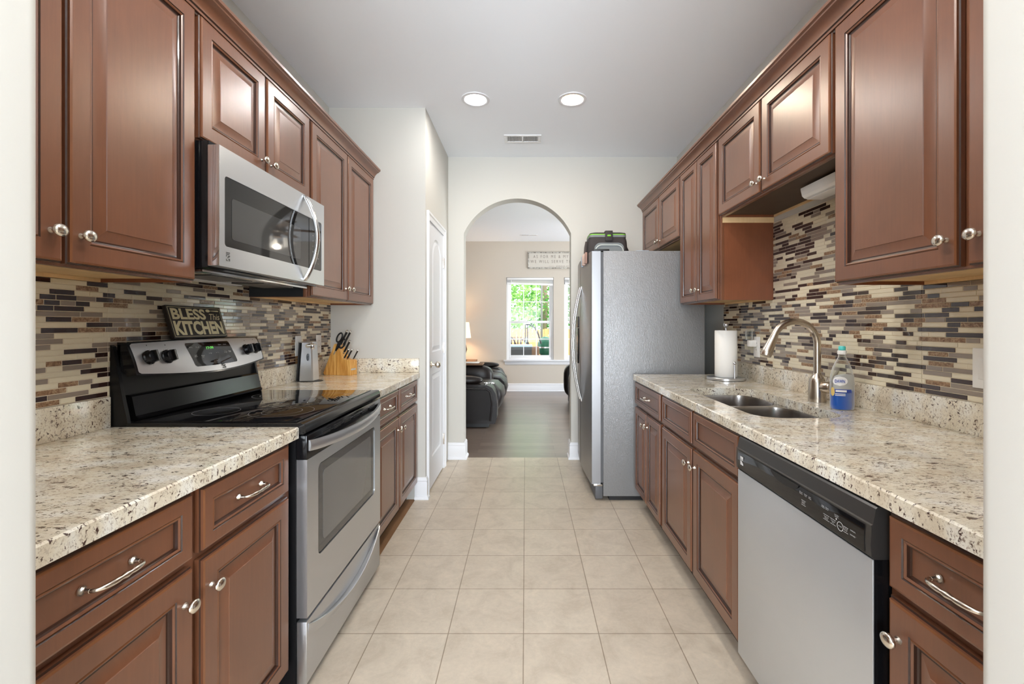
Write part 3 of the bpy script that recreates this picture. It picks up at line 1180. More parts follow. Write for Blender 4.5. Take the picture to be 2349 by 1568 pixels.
b.lathe([(0, -.01), (.020, -.01), (.0215, .030), (.0215, .034), (.0245, .036), (.0255, .060), (.022, .066), (0, .067)], 'nickel_brushed', frame((1.314, 1.995, .978), hd), 28)
b.build('valve_body', t, 40)
b = MB(); p0 = Vector((1.322, 1.955, .990)); b.tube([p0, p0 + Vector((.015, -.02, .03)), p0 + Vector((.03, -.032, .07))], [.008, .007, .006], 'nickel_brushed', 12); b.build('handle', t, 50)

# ------------------------------------------------------------------ paper towel
c0 = (1.262, 2.80)
t = thing('paper_towel_holder', 'round brushed steel paper towel holder with ball finials, beside the refrigerator', 'paper towel holder', (*c0, .914))
b = MB(); b.lathe([(0, .0005), (.110, .0005), (.113, .003), (.113, .015), (.110, .018), (0, .018)], 'steel', Matrix.Translation((*c0, .914)), 48); b.build('base', t, 40)
b = MB(); b.lathe([(.006, .018), (.006, .322), (.004, .326), (.006, .328)] + [(.0165 * sin(radians(20 + 160 * k / 12)), .344 - .0165 * cos(radians(20 + 160 * k / 12))) for k in range(13)], 'steel', Matrix.Translation((*c0, .914)), 20); b.build('post', t, 60)
b = MB(); q = (1.272, 2.705)
b.lathe([(.0055, .018), (.0055, .098), (.004, .10)] + [(.011 * sin(radians(20 + 160 * k / 10)), .110 - .011 * cos(radians(20 + 160 * k / 10))) for k in range(11)], 'steel', Matrix.Translation((*q, .914)), 16); b.build('side_arm', t, 60)
b = MB()
rr = [(.020, .019), (.064, .019), (.066, .022), (.066, .306), (.064, .309), (.020, .309)]
b.rings([[Matrix.Translation((*c0, .914)) @ Vector((r * cos(2 * pi * k / 40), r * sin(2 * pi * k / 40), h)) for k in range(40)] for r, h in rr + [rr[0]]], 'paper', cap0=False, cap1=False)
tag(b.build('paper_towel_roll', None, 40, loc=(*c0, .933)), 'white paper towel roll standing on the steel holder', 'paper towels')

# ------------------------------------------------------------------ dish soap
cx, cy = 1.292, 1.815
t = thing('dish_soap_bottle', 'clear dish soap bottle with teal cap and blue liquid, right of the faucet', 'bottle', (cx, cy, .914))
t.rotation_euler = (0, 0, 0)
AX, AY = .045, .026
PR = [(.0, .88), (.004, .97), (.02, 1.0), (.06, .99), (.10, 1.0), (.135, .96), (.165, .80), (.190, .58), (.205, .42), (.214, .33), (.224, .30)]
ca, sa = cos(radians(-10)), sin(radians(-10))


def bring(h, k, grow=0.0, kk=32):
    e = 1.0
    ax = AX * k + grow
    ay = max(AY * min(1, k * 1.15), .0125) + grow
    if k < .36:
        ax = ay = .0135 + grow
    return [(cx + (ax * cos(2 * pi * j / kk)) * ca - ay * sin(2 * pi * j / kk) * sa, cy + ax * cos(2 * pi * j / kk) * sa + ay * sin(2 * pi * j / kk) * ca, .9145 + h) for j in range(kk)]


b = MB(); b.rings([bring(h, k) for h, k in PR], 'clear_plastic'); b.build('bottle', t, 60)
b = MB(); b.rings([bring(h, k, -.0012) for h, k in ((.002, .88), (.005, .97), (.02, 1.0), (.06, .99), (.078, .994))], 'blue_liquid'); b.build('liquid', t, 60)
b = MB(); b.lathe([(0, 0), (.0165, 0), (.0165, .013), (.015, .015), (.012, .016), (0, .0165)], 'white_plastic', Matrix.Translation((cx, cy, 1.1390)), 24)
b.build('collar', t, 40)
b = MB(); b.lathe([(.0, .0), (.0125, 0), (.0125, .013), (.010, .016), (0, .0165)], 'cap_teal', Matrix.Translation((cx, cy, 1.1560)), 24); b.build('cap', t, 40)
# label: curved patch on the camera side


def bpt(ang, h, g=.0006):
    k = 1.0
    for (h0, k0), (h1, k1) in zip(PR, PR[1:]):
        if h0 <= h <= h1:
            k = k0 + (k1 - k0) * (h - h0) / (h1 - h0)
    ax, ay = AX * k + g, AY * min(1, k * 1.15) + g
    return Vector((cx + ax * cos(ang) * ca - ay * sin(ang) * sa, cy + ax * cos(ang) * sa + ay * sin(ang) * ca, .9145 + h))


lb = MB()


def patch(a0, a1, h0, h1, mt, g, shape=None, ka=12, kh=10):
    rows = []
    for i in range(kh + 1):
        h = h0 + (h1 - h0) * i / kh
        if shape == 'disc':
            u = -1 + 2 * i / kh
            wd = math.sqrt(max(0, 1 - u * u))
        elif shape == 'arch':
            u = i / kh
            wd = 1 if u < .7 else math.sqrt(max(0, 1 - ((u - .7) / .3) ** 2))
        else:
            wd = 1
        am, ah = (a0 + a1) / 2, (a1 - a0) / 2
        rows.append([bpt(am + ah * wd * (-1 + 2 * j / ka), h, g) for j in range(ka + 1)])
    lb.rings(rows, mt, closed=False)


A0 = radians(-90)
patch(radians(-150), radians(-35), .080, .148, 'label_grey', .0006, 'arch')
patch(radians(-152), radians(-80), .098, .136, 'label_white', .0011, 'disc')
patch(radians(-145), radians(-60), .070, .084, 'label_blue', .0011)
patch(radians(-135), radians(-85), .073, .081, 'label_white', .0014)
patch(radians(-165), radians(-140), .055, .092, 'label_gold', .0012, 'disc')
patch(radians(-138), radians(-90), .064, .067, 'label_white', .0011)
patch(radians(-138), radians(-90), .058, .061, 'label_white', .0011)
pc = bpt(radians(-116), .117, .0)
nr = Vector((cos(radians(-116)) * AY, sin(radians(-116)) * AX, 0)).normalized()
nr = Vector((nr.x * ca - nr.y * sa, nr.x * sa + nr.y * ca, 0))
rt = Vector((0, 0, 1)).cross(nr).normalized()
lb.text('DAWN', pc + nr * .0028, rt, (0, 0, 1), .034, .013, 'label_blue', .0, off=.02)
lb.build('label', t, 50, fixn=False)

# scrubbing sponge in the near bowl
b = MB(); b.sphere((1.085, 1.712, .868), .038, 'teal', 20, 10, (1, .55, .42))
b.box((1.06, 1.695, .845), (1.11, 1.73, .860), 'teal', .004)
tag(b.build('scrub_sponge', None, 60, loc=(1.085, 1.712, .85)), 'teal scrubbing sponge stuck inside the near sink bowl', 'sponge')

# ------------------------------------------------------------------ dishwasher
t = thing('dishwasher', 'stainless dishwasher with black control strip set in the right cabinets', 'dishwasher', (1.05, 1.25, 0))
s1 = side(1)
DA, DB = .950, 1.554
b = MB(s1); b.box((.782, DA + .004, .10), (1.36, DB - .004, .868), 'black_matte'); b.box((.84, DA + .01, .002), (1.3, DB - .01, .10), 'black_matte'); b.build('tub', t)
b = MB(s1)
b.box((.7462, DA, .115), (.781, DB, .757), 'black_gloss')
b.box((.742, DA + .0005, .116), (.746, DB - .0005, .757), 'steel_matte', .0015)
dd = b.build('door', t)
b = MB(s1)
prof = [(.781, .758), (.745, .758), (.7385, .764), (.7365, .790), (.7385, .826), (.7375, .831), (.7415, .833), (.748, .866), (.752, .870), (.781, .870)]
b.rings([[(x, DA - .001, z) for x, z in prof], [(x, DB + .001, z) for x, z in prof]], 'dark_satin')
cp = b.build('control_strip', t, 30)
b = MB(s1)
# glossy inset
Y0, Y1 = .966, 1.541
top = []
K = 24
for k in range(K + 1):
    y = Y0 + (Y1 - Y0) * k / K
    zt = .826
    zb = .7655 + .002 * sin(pi * k / K)
    x = .7358
    top.append([(x + .0006, y, zb), (x - .0004, y, (zb + zt) / 2), (x + .0010, y, zt)])
b.rings(top, 'black_glass', closed=False)
b.build('display_panel', cp, 60)
b = MB(s1)
pk = [(1.265 + .068 * cos(a), .8265 - .021 * max(0, sin(a)) if False else .8265 - .021 * sin(a)) for a in [pi * k / 16 for k in range(17)]]
b.prism(pk, YZ, .7352, .7345, 'black_matte')
b.build('grip_pocket', cp)
b = MB(s1)
import itertools
# markings (the strip faces the aisle: text reads away from the near end)
Rr = Vector((0, 1, 0))


def dtext(body, y, z, w, h, mt='print_light'):
    b.text(body, (.7343, y, z), (0, -1, 0), (0, 0, 1), w, h, mt, .0)


for (y, z, tx, w) in ((1.185, .812, 'Pots\nPans', .012), (1.166, .812, 'Normal\nWash', .012), (1.149, .812, 'Light\nWash', .012),
                      (1.098, .811, 'High\nTemp', .012), (1.083, .811, 'Heat\nDry', .012), (1.050, .808, 'Lock On\nhold 3s', .014),
                      (1.086, .789, 'Options\nSelect', .016), (1.062, .789, 'Normal\nDry', .014), (1.038, .789, 'START', .012), (1.020, .790, 'Cancel\nDrain', .012), (.998, .796, 'COMPLETE', .016), (.998, .786, 'SANITIZED', .016), (1.175, .790, 'Cycle\nSelect', .014)):
    dtext(tx, y, z, w, .0065 if '\n' in tx else .0026)
for y, w in ((1.086, .022), (1.062, .019), (1.020, .015), (1.175, .018)):
    for z in (.795, .783):
        b.box((.7343, y - w / 2, z - .0003), (.7346, y + w / 2, z + .0003), 'print_light')
ring = [(.0105 * cos(2 * pi * k / 24), .0105 * sin(2 * pi * k / 24)) for k in range(24)]
b.rings([[(.7344, 1.038 + p[0], .789 + p[1]) for p in ring], [(.7344, 1.038 + p[0] * .88, .789 + p[1] * .88) for p in ring]], 'print_light', cap0=False, cap1=False)
b.box((.7343, 1.049, .7990), (.7345, 1.0525, .8025), 'print_light')
b.build('button_legends', cp, 0, fixn=False)
b = MB(s1)
# emblem block at the far end
b.box((.7343, 1.500, .803), (.7345, 1.520, .812), 'print_light')
b.box((.7343, 1.500, .799), (.7345, 1.520, .8015), 'print_light')
b.prism([(1.500, .783), (1.520, .783), (1.520, .797), (1.512, .797), (1.500, .788)], YZ, .7343, .7345, 'print_light')
b.build('emblem', cp, 0, fixn=False)

# ------------------------------------------------------------------ range
t = thing('electric_range', 'stainless and black electric range with glass cooktop between the left counters', 'stove', (-1.05, 1.89, 0))
sl = side(-1)
RA, RB = 1.508, 2.272
b = MB(sl)
b.box((.779, RA, .03), (1.39, RB, .905), 'black_satin')
for y in (RA + .05, RB - .05):
    b.box((.82, y - .02, .001), (.86, y + .02, .03), 'black_matte'); b.box((1.30, y - .02, .001), (1.34, y + .02, .03), 'black_matte')
b.build('body', t)
# door
b = MB(sl)
wy0, wy1, wz0, wz1 = 1.592, 2.188, .432, .760
hole = rrect(wy0, wy1, wz0, wz1, .022, 6)
b.prism([(RA + .003, .262), (RB - .003, .262), (RB - .003, .800), (RA + .003, .800)], YZ, .742, .778, 'steel', holes=[hole])
od = b.build('oven_door', t, 30)
b = MB(sl)
i1 = rrect(wy0 + .004, wy1 - .004, wz0 + .004, wz1 - .004, .020, 6)
i2 = rrect(wy0 + .045, wy1 - .045, wz0 + .035, wz1 - .035, .018, 6)
b.prism(i1, YZ, .7455, .752, 'oven_glass')
b.build('window', od, 30)
b = MB(sl)
b.prism(i2, YZ, .7449, .7454, 'oven_inner')
b.build('window_tint', od, 0)
b = MB(sl)
b.box((.742, RA, .8005), (.779, RB, .884), 'black_gloss', .004)
for k in range(6):
    for j in range(3):
        b.box((.7412, 1.62 + k * .10, .868 - j * .006), (.7422, 1.69 + k * .10, .871 - j * .006), 'black_matte')
b.build('door_top_band', od)
b = MB(sl)
K = 30
for sec in (0,):
    rs = []
    for k in range(K + 1):
        u = k / K
        y = RA + .014 + (RB - RA - .028) * u
        bow = sin(pi * u) ** .75
        xo_ = .738 - .046 * bow
        z = .846 - .012 * bow
        hh = .0185
        th = .011
        rs.append([(xo_, y, z - hh), (xo_ - .003, y, z - hh * .5), (xo_ - .004, y, z), (xo_ - .003, y, z + hh * .5), (xo_, y, z + hh), (xo_ + th, y, z + hh * .9), (xo_ + th, y, z - hh * .9)])
    b.rings(rs, 'steel')
b.build('handle', od, 50)
# drawer with a bowed lip
b = MB(sl)
b.box((.744, RA + .003, .036), (.778, RB - .003, .248), 'steel', .002)
dr = b.build('drawer', t)
b = MB(sl)
rs = []
K = 36
for k in range(K + 1):
    u = k / K
    y = RA + .012 + (RB - RA - .024) * u
    s_ = sin(pi * u)
    zt = .238 - .075 * s_ ** .8
    d_ = .004 + .022 * s_ ** .8
    rs.append([(.7435, y, zt - .040), (.7435 - d_ * .25, y, zt - .026), (.7435 - d_, y, zt - .006), (.7435 - d_, y, zt), (.7435 - d_ + .004, y, zt + .002), (.7435, y, zt - .004)])
b.rings(rs, 'steel')
b.build('drawer_lip', dr, 50)
# cooktop
b = MB(sl)
pf = [(1.352, .905), (1.352, .9255), (.775, .9255), (.762, .9265), (.751, .924), (.745, .915), (.7435, .893), (.751, .888), (.779, .888), (.779, .905)]
b.rings([[(x, RA - .004, z) for x, z in pf], [(x, RB + .004, z) for x, z in pf]], 'black_gloss')
ct = b.build('cooktop', t, 40)
b = MB(sl); b.box((.785, RA + .016, .9255), (1.335, RB - .016, .9285), 'black_glass', .001); gt = b.build('glass_top', ct)
for (x, y, r) in ((1.18, 1.70, .078), (1.18, 2.09, .092), (.93, 1.70, .112), (.93, 2.09, .078), (.93, 1.70, .07), (1.18, 2.09, .06)):
    b = MB(sl)
    b.rings([[(x + q_ * cos(2 * pi * k / 48), y + q_ * sin(2 * pi * k / 48), .92865) for k in range(48)] for q_ in (r, r - .0015)], 'ring_grey', cap0=False, cap1=False)
    b.build('burner_ring', ct, 0, fixn=False)
# rear guard
b = MB(sl)
gpf = [(1.349, .9255), (1.339, .930), (1.337, .938), (1.346, .944), (1.360, 1.010), (1.368, 1.016), (1.385, 1.016), (1.385, .9255)]
b.rings([[(x, RA + .028, z) for x, z in gpf], [(x, RB - .012, z) for x, z in gpf]], 'black_gloss')
b.box((1.385, RA + .012, .9255), (1.395, RB - .012, 1.19), 'black_matte')
gd = b.build('rear_guard', t, 30)
for (y0, y1) in ((RA - .001, RA + .012), (RB - .012, RB + .001)):
    b = MB(sl)
    pp = [(1.345, .9050), (1.352, .945), (1.362, .99), (1.372, 1.04), (1.383, 1.10), (1.392, 1.15), (1.399, 1.185), (1.408, 1.190), (1.4095, .905)]
    b.prism(pp, lambda a, c_, t_: (a, t_, c_), y0, y1, 'black_satin')
    b.build('end_cap', gd, 30)
# console
CT, CB = 1.203, 1.082


def cons(u, w, off=0.0):
    """u along y 0..1, w 0 top..1 bottom -> point on the console face"""
    y = RA + .012 + (RB - RA - .024) * u
    bow = sin(pi * u)
    top = Vector((1.368 - .012 * bow, y, CT - .006 * (1 - bow)))
    bot = Vector((1.330 - .030 * bow, y, CB - .002 - .018 * bow + .006 * (1 - bow)))
    # ends pulled in at the top
    p = top.lerp(bot, w)
    p.x -= .004 * sin(pi * w)
    n_ = Vector((-1, 0, .30)).normalized()
    return p + n_ * off


b = MB(sl)
K = 28
rs = []
for k in range(K + 1):
    u = k / K
    r = [cons(u, w) for w in [0, .1, .25, .4, .55, .7, .85, 1.0]]
    bk = [Vector((1.36, r[0].y, CB + .0)), Vector((1.396, r[0].y, CB + .03)), Vector((1.396, r[0].y, CT - .004))]
    rs.append(r + bk)
b.rings(rs, 'black_gloss')
cn = b.build('control_console', t, 40)


def cpatch(u0, u1, w0, w1, mt, off, slant=0.0, rc=.0, name=None, parent=None, ku=24, kw=8):
    b = MB(sl)
    rows = []
    for i in range(kw + 1):
        w = w0 + (w1 - w0) * i / kw
        q = min(i, kw - i) / kw
        ins = 0
        if rc:
            dist = min(w - w0, w1 - w) * .12
            ins = (rc - math.sqrt(max(0, rc * rc - max(0, rc - dist) ** 2))) / .75 if dist < rc else 0
        sh = slant * (w - w0) / (w1 - w0)
        rows.append([cons(u0 + ins + sh + (u1 - u0 - 2 * ins - sh * 0) * j / ku, w, off) for j in range(ku + 1)])
    b.rings(rows, mt, closed=False)
    return b.build(name, parent, 60, fixn=True)


cpatch(.012, .988, .035, .955, 'steel', .0012, 0, .010, 'face_plate', cn, 40, 20)
cpatch(.318, .665, .12, .80, 'black_glass', .0020, .02, .006, 'display', cn, 24, 16)
nrm = Vector((-1, 0, .30)).normalized()
b = MB()
for tx, u, w, ww, hh, mt_ in (('12:09', .485, .30, .040, .014, 'clock_green'),):
    p = cons(u, w, .0026)
    p = Vector((-p.x, p.y, p.z))
    b.text(tx, p, (0, 1, 0), (-.28, 0, 1), ww, hh, mt_, .0)
b.build('clock_digits', cn, 0, fixn=False)
b = MB()
for i, (tx, u, w) in enumerate((('Bake', .35, .25), ('Broil', .395, .25), ('Self\nClean', .36, .50), ('Convect\nRoast', .41, .52), ('Oven\nLight', .64, .45), ('Start', .575, .22), ('Cancel', .62, .22), ('Timer\nOn/Off', .60, .45), ('Cook Time', .47, .45), ('Stop Time', .53, .45), ('Hour  Min', .51, .68))):
    p = cons(u, w, .0026)
    p = Vector((-p.x, p.y, p.z))
    b.text(tx, p, (0, 1, 0), (-.28, 0, 1), .018, .004 if '\n' not in tx else .009, 'print_light', .0)
b.build('button_legends', cn, 0, fixn=False)
b = MB()


def mk(u, w, a, c_, mt_='print_dark'):
    p = cons(u, w, .0034)
    p = Vector((-p.x, p.y, p.z))
    U = Vector((-.28, 0, 1)).normalized()
    return p + Vector((0, a, 0)) + U * c_


# emblem: two bars over a notched block
for poly in (((-.010, .010), (.010, .010), (.010, .0135), (-.010, .0135)), ((-.010, .0045), (.004, .0045), (.010, .0085), (-.010, .0085)),
             ((-.010, .003), (-.002, .003), (-.010, -.002)), ((.002, .003), (.010, .003), (.010, -.001), (-.006, -.006)), ((-.010, -.012), (-.010, -.006), (.001, -.012)), ((.004, -.012), (.010, -.012), (.010, -.005), (.001, -.005))):
    vs = [mk(.545, .845, a, c_) for a, c_ in poly]
    b.add(vs, [list(range(len(vs)))], 'print_dark')
for u in (.085, .185, .815, .915):
    for k in range(9):
        an = radians(-60 + 300 * k / 8)
        rr_ = .029
        a, c_ = rr_ * sin(an), rr_ * cos(an)
        vs = [mk(u, .47, a + x, c_ + z_) for x, z_ in ((-.0007, -.0012), (.0007, -.0012), (.0007, .0012), (-.0007, .0012))]
        b.add(vs, [[0, 1, 2, 3]], 'print_dark')
    vs = [mk(u, .47, x, .044 + z_) for x, z_ in ((-.002, -.002), (.002, -.002), (.002, .002), (-.002, .002))]
    b.add(vs, [[0, 1, 2, 3]], 'print_dark')
b.build('dial_markings', cn, 0, fixn=False)
for u in (.085, .185, .815, .915):
    b = MB(sl)
    p = cons(u, .47, .001)
    M = frame(p, nrm, (0, 1, 0))
    b.lathe([(0, 0), (.026, 0), (.026, .003), (.0225, .006), (.0215, .020), (.019, .022), (0, .022)], 'black_gloss', M, 28)
    o8 = [M @ Vector(q) for q in ((-.0215, -.006, .018), (.0215, -.006, .018), (.0215, .006, .018), (-.0215, .006, .018), (-.019, -.0045, .034), (.019, -.0045, .034), (.019, .0045, .034), (-.019, .0045, .034))]
    o8 = [M @ Vector(q) for q in ((-.006, -.0215, .018), (.006, -.0215, .018), (.006, .0215, .018), (-.006, .0215, .018), (-.0045, -.019, .034), (.0045, -.019, .034), (.0045, .019, .034), (-.0045, .019, .034))]
    b.add(o8, [(0, 1, 5, 4), (1, 2, 6, 5), (2, 3, 7, 6), (3, 0, 4, 7), (4, 5, 6, 7)], 'black_gloss')
    b.add([M @ Vector(q) for q in ((-.0007, -.018, .0343), (.0007, -.018, .0343), (.0007, .018, .0343), (-.0007, .018, .0343))], [(0, 1, 2, 3)], 'print_light')
    b.build('control_knob', cn, 35)

# ------------------------------------------------------------------ kitchen sign
c = thing('kitchen_sign', 'small black sign reading BLESS This KITCHEN, leaning on the mosaic above the stove', 'sign', (-1.385, 1.872, 1.204))
up = Vector((-.040, 0, .135)).normalized()
rg = Vector((0, 1, 0))
nn_ = rg.cross(up).normalized()
if nn_.x < 0:
    nn_ = -nn_
O = Vector((-1.356, 1.872, 1.206))
Wd, Ht = .306, .136
b = MB()


def sq(a0, a1, h0, h1, d0, d1, mt_):
    vs = [O + rg * a + up * h + nn_ * d for d in (d0, d1) for a, h in ((a0, h0), (a1, h0), (a1, h1), (a0, h1))]
    b.add(vs, [(0, 1, 2, 3), (4, 5, 6, 7), (0, 1, 5, 4), (1, 2, 6, 5), (2, 3, 7, 6), (3, 0, 4, 7)], mt_)


sq(-Wd / 2, Wd / 2, 0, Ht, -.014, 0, 'sign_black')
b.build('board', c)
b = MB()
e = .006
for a0, a1, h0, h1 in ((-Wd / 2 + e, Wd / 2 - e, e, e + .0015), (-Wd / 2 + e, Wd / 2 - e, Ht - e - .0015, Ht - e), (-Wd / 2 + e, -Wd / 2 + e + .0015, e, Ht - e), (Wd / 2 - e - .0015, Wd / 2 - e, e, Ht - e)):
    sq(a0, a1, h0, h1, .0002, .0006, 'sign_cream')
b.text('BLESS', O + rg * -.043 + up * .101 + nn_ * .0006, rg, up, .185, .047, 'sign_cream', 0, off=.035)
b.text('KITCHEN', O + rg * .0 + up * .042 + nn_ * .0006, rg, up, .277, .060, 'sign_cream', 0, off=.045)
b.text('This', O + rg * .103 + up * .091 + nn_ * .0006, rg, up, .062, .027, 'sign_cream', 0, shear=.35, off=.0)
# spoon
vs = [O + rg * (.070 + .013 * cos(2 * pi * k / 20)) + up * (.118 + .0065 * sin(2 * pi * k / 20)) + nn_ * .0007 for k in range(20)]
b.add(vs, [list(range(20))], 'sign_cream')
b.add([O + rg * a + up * h + nn_ * .0007 for a, h in ((.082, .1172), (.135, .1150), (.137, .1180), (.135, .1210), (.082, .1188))], [list(range(5))], 'sign_cream')
b.build('lettering', c, 0, fixn=False)

# ------------------------------------------------------------------ microwave
t = thing('microwave', 'stainless over-the-range microwave with bowed handle mounted under the left wall cabinets', 'microwave', (-1.22, 1.88, 1.455))
MA, MB_ = 1.494, 2.262
b = MB(sl)
b.box((1.064, MA, 1.452), (LW - .014, MB_, 1.880), 'black_gloss', .003)
b.box((1.10, MA + .02, 1.440), (1.38, MB_ - .02, 1.452), 'steel_bright', .003)
b.build('body', t)
b = MB(sl)
for y0, y1 in ((1.60, 1.84), (1.92, 2.16)):
    b.box((1.13, y0, 1.4365), (1.27, y1, 1.440), 'dark_satin')
b.box((1.30, 1.72, 1.436), (1.35, 2.04, 1.440), 'white_plastic')
b.build('vent_grille', t)
b = MB(sl)
hole = rrect(1.514, 2.234, 1.527, 1.767, .012, 5)
edge = [(MA - .006, 1.457), (MA - .006, 1.862), (MB_ - .002, 1.862), (MB_ - .002, 1.457)]
b.prism(edge, YZ, 1.024, 1.062, 'steel_mw', holes=[hole])
b.box((1.0235, MA - .0085, 1.458), (1.062, MA - .0061, 1.861), 'chrome', .001)
md = b.build('door', t, 30)
b = MB(sl)
b.prism(rrect(1.5145, 2.105, 1.5275, 1.7665, .010, 5), YZ, 1.026, 1.034, 'black_glass')
b.build('window', md, 30)
b = MB(sl)
b.prism(rrect(1.553, 2.03, 1.556, 1.70, .010, 5), YZ, 1.0252, 1.0258, 'mw_mesh')
b.build('window_screen', md, 0)
b = MB(sl)
b.prism(rrect(2.110, 2.2335, 1.5275, 1.7665, .010, 5), YZ, 1.026, 1.034, 'black_glass')
kp = b.build('keypad', t, 30)
b = MB()
for r in range(7):
    for c_ in range(3):
        b.text('%s' % ((('Pop', 'Pota', 'Pizza'), ('1', '2', '3'), ('4', '5', '6'), ('7', '8', '9'), ('Off', '0', 'Start'), ('Cook', 'Time', 'Add'), ('Fan', 'Defr', 'Light'))[r][c_]),
               (-1.0253, 2.145 + c_ * .027, 1.715 - r * .026), (0, 1, 0), (0, 0, 1), .010 if r not in (1, 2, 3) else .004, .0045, 'print_light', .0)
b.build('key_legends', kp, 0, fixn=False)
b = MB()
for poly in (((-.010, .013), (.010, .013), (.010, .0165), (-.010, .0165)), ((-.010, .0075), (.004, .0075), (.010, .0115), (-.010, .0115)),
             ((-.010, .006), (-.002, .006), (-.010, -.001)), ((.002, .006), (.010, .006), (.010, .001), (-.006, -.006)), ((-.010, -.014), (-.010, -.006), (.001, -.014)), ((.004, -.014), (.010, -.014), (.010, -.005), (.001, -.005))):
    b.add([(-1.0234, 1.530 + a, 1.492 + c_) for a, c_ in poly], [list(range(len(poly)))], 'print_dark')
b.build('emblem', md, 0, fixn=False)
b = MB(sl)
rs = []
K = 30
for k in range(K + 1):
    u = k / K
    z = 1.463 + (1.856 - 1.463) * u
    bow = sin(pi * u) ** .8
    xo_ = 1.022 - .062 * bow
    y = 2.058 + .0 * bow
    rs.append([(xo_, y - .013, z), (xo_ - .006, y - .008, z), (xo_ - .008, y, z), (xo_ - .006, y + .008, z), (xo_, y + .013, z), (xo_ + .009, y + .011, z), (xo_ + .009, y - .011, z)])
b.rings(rs, 'steel_bright')
b.build('handle', md, 60)

# ------------------------------------------------------------------ refrigerator
t = thing('refrigerator', 'grey side-by-side refrigerator with steel doors beside the arch', 'refrigerator', (.9, 3.6, 0))
FA, FB, FT = 3.173, 4.00, 1.786
b = MB()
b.box((.555, FA, .035), (1.280, FB, FT), 'fridge_grey', .004)
b.box((.60, FA + .02, .002), (1.26, FB - .02, .035), 'black_matte')
b.build('body', t)
b = MB(); b.box((.500, FA + .012, .012), (.553, FB - .01, .105), 'fridge_back', .004); b.build('toe_grille', t)
for nm, y0, y1, hy in (('fresh_food_door', FA, 3.655, 3.590), ('freezer_door', 3.661, FB, 3.722)):
    b = MB()
    K = 16
    pts = []
    for k in range(K + 1):
        u = k / K
        y = y0 + (y1 - y0) * u
        yc = (y - FA) / (FB - FA)
        x = .470 - .018 * sin(pi * yc)
        e_ = min(u, 1 - u)
        if e_ < .02:
            x += .004
        pts.append((x, y))
    pts += [(.536, y1), (.536, y0)]
    b.prism(pts, XY, .122, FT - .002, 'steel_door')
    dd = b.build(nm, t, 30)
    g = MB(); g.box((.5365, y0 + .008, .13), (.5545, y1 - .008, FT - .01), 'fridge_back'); g.build('gasket', dd)
    h = MB()
    rs = []
    for k in range(31):
        u = k / 30
        z = .640 + (1.570 - .640) * u
        bow = sin(pi * u) ** .85
        x = .455 - .066 * bow
        hy_ = hy
        rs.append([(x - .009 * cos(2 * pi * j / 12), hy_ + .012 * sin(2 * pi * j / 12), z) for j in range(12)])
    h.rings(rs, 'steel_bright'); h.build('handle', dd, 60)
    if nm == 'freezer_door':
        d = MB(); d.box((.4475, 3.775, .93), (.4535, 3.945, 1.23), 'black_gloss', .003); d.box((.4465, 3.79, 1.235), (.4535, 3.93, 1.33), 'dark_satin', .003); d.build('water_dispenser', dd)
    hg = MB()
    yy = y0 + .0 if nm == 'fresh_food_door' else y1 - .06
    hg.box((.488, yy + .002, .106), (.55, yy + .05, .1215), 'chrome', .002); hg.build('hinge', dd)
    hg = MB(); hg.box((.488, yy + .004, FT - .001), (.60, yy + .05, FT + .014), 'black_matte', .004); hg.build('hinge_cover', dd)

# things on the refrigerator
t = thing('lunch_cooler', 'dark insulated lunch cooler bag with lime green zip line on top of the refrigerator', 'bag', (.655, 3.62, FT))
x0, x1, y0, y1 = .505, .800, 3.50, 3.72
z0 = FT + .001


def rr3(x0, x1, y0, y1, r, z):
    return [(p[0], p[1], z) for p in rrect(x0, x1, y0, y1, r, 5)]


b = MB()
b.rings([rr3(x0 - .006, x1 + .004, y0, y1, .03, z0), rr3(x0 - .010, x1 + .008, y0 - .006, y1 + .004, .035, z0 + .05), rr3(x0 - .002, x1 + .003, y0, y1, .035, z0 + .13), rr3(x0 + .004, x1 - .004, y0 + .004, y1 - .004, .035, z0 + .162)], 'bag_dark')
b.build('bag_body', t, 50)
b = MB(); b.rings([rr3(x0 + .002, x1 - .002, y0 + .002, y1 - .002, .035, z0 + .1625), rr3(x0 + .002, x1 - .002, y0 + .002, y1 - .002, .035, z0 + .180)], 'bag_grey'); b.build('rim_band', t, 50)
b = MB(); b.rings([rr3(x0 + .003, x1 - .003, y0 + .003, y1 - .003, .035, z0 + .1805), rr3(x0 + .003, x1 - .003, y0 + .003, y1 - .003, .035, z0 + .187)], 'bag_green'); b.build('green_zip', t, 50)
b = MB(); b.rings([rr3(x0 + .005, x1 - .003, y0 + .003, y1 - .003, .035, z0 + .1875), rr3(x0 + .006, x1 - .005, y0 + .005, y1 - .005, .035, z0 + .196), rr3(x0 + .03, x1 - .03, y0 + .03, y1 - .03, .03, z0 + .204)], 'bag_dark'); b.build('lid', t, 50)
b = MB(); b.box((.625, y0 - .016, z0 + .128), (.685, y0 - .001, z0 + .204), 'bag_dark', .006); b.box((.625, y0 - .016, z0 + .199), (.685, y1, z0 + .210), 'bag_dark', .004); lt = b.build('latch_flap', t)
b = MB(); b.box((.641, y0 - .0185, z0 + .164), (.669, y0 - .0160, z0 + .177), 'bag_green', .001); b.build('green_badge', lt)
b = MB()
ol = rrect(x0 + .035, x1 - .030, z0 + .002, z0 + .112, .045, 6)
b.prism(ol, XZ, y0 - .026, y0 - .004, 'bag_grey')
pk = b.build('front_pocket', t, 30)
b = MB()
ol2 = [p for p in rrect(x0 + .042, x1 - .037, z0 - .05, z0 + .094, .05, 8)]
b.tube([(p[0], y0 - .029, p[1]) for p in ol2 if p[1] > z0 + .002], .003, 'bag_piping', 8); b.build('piping', pk, 50)
b = MB()
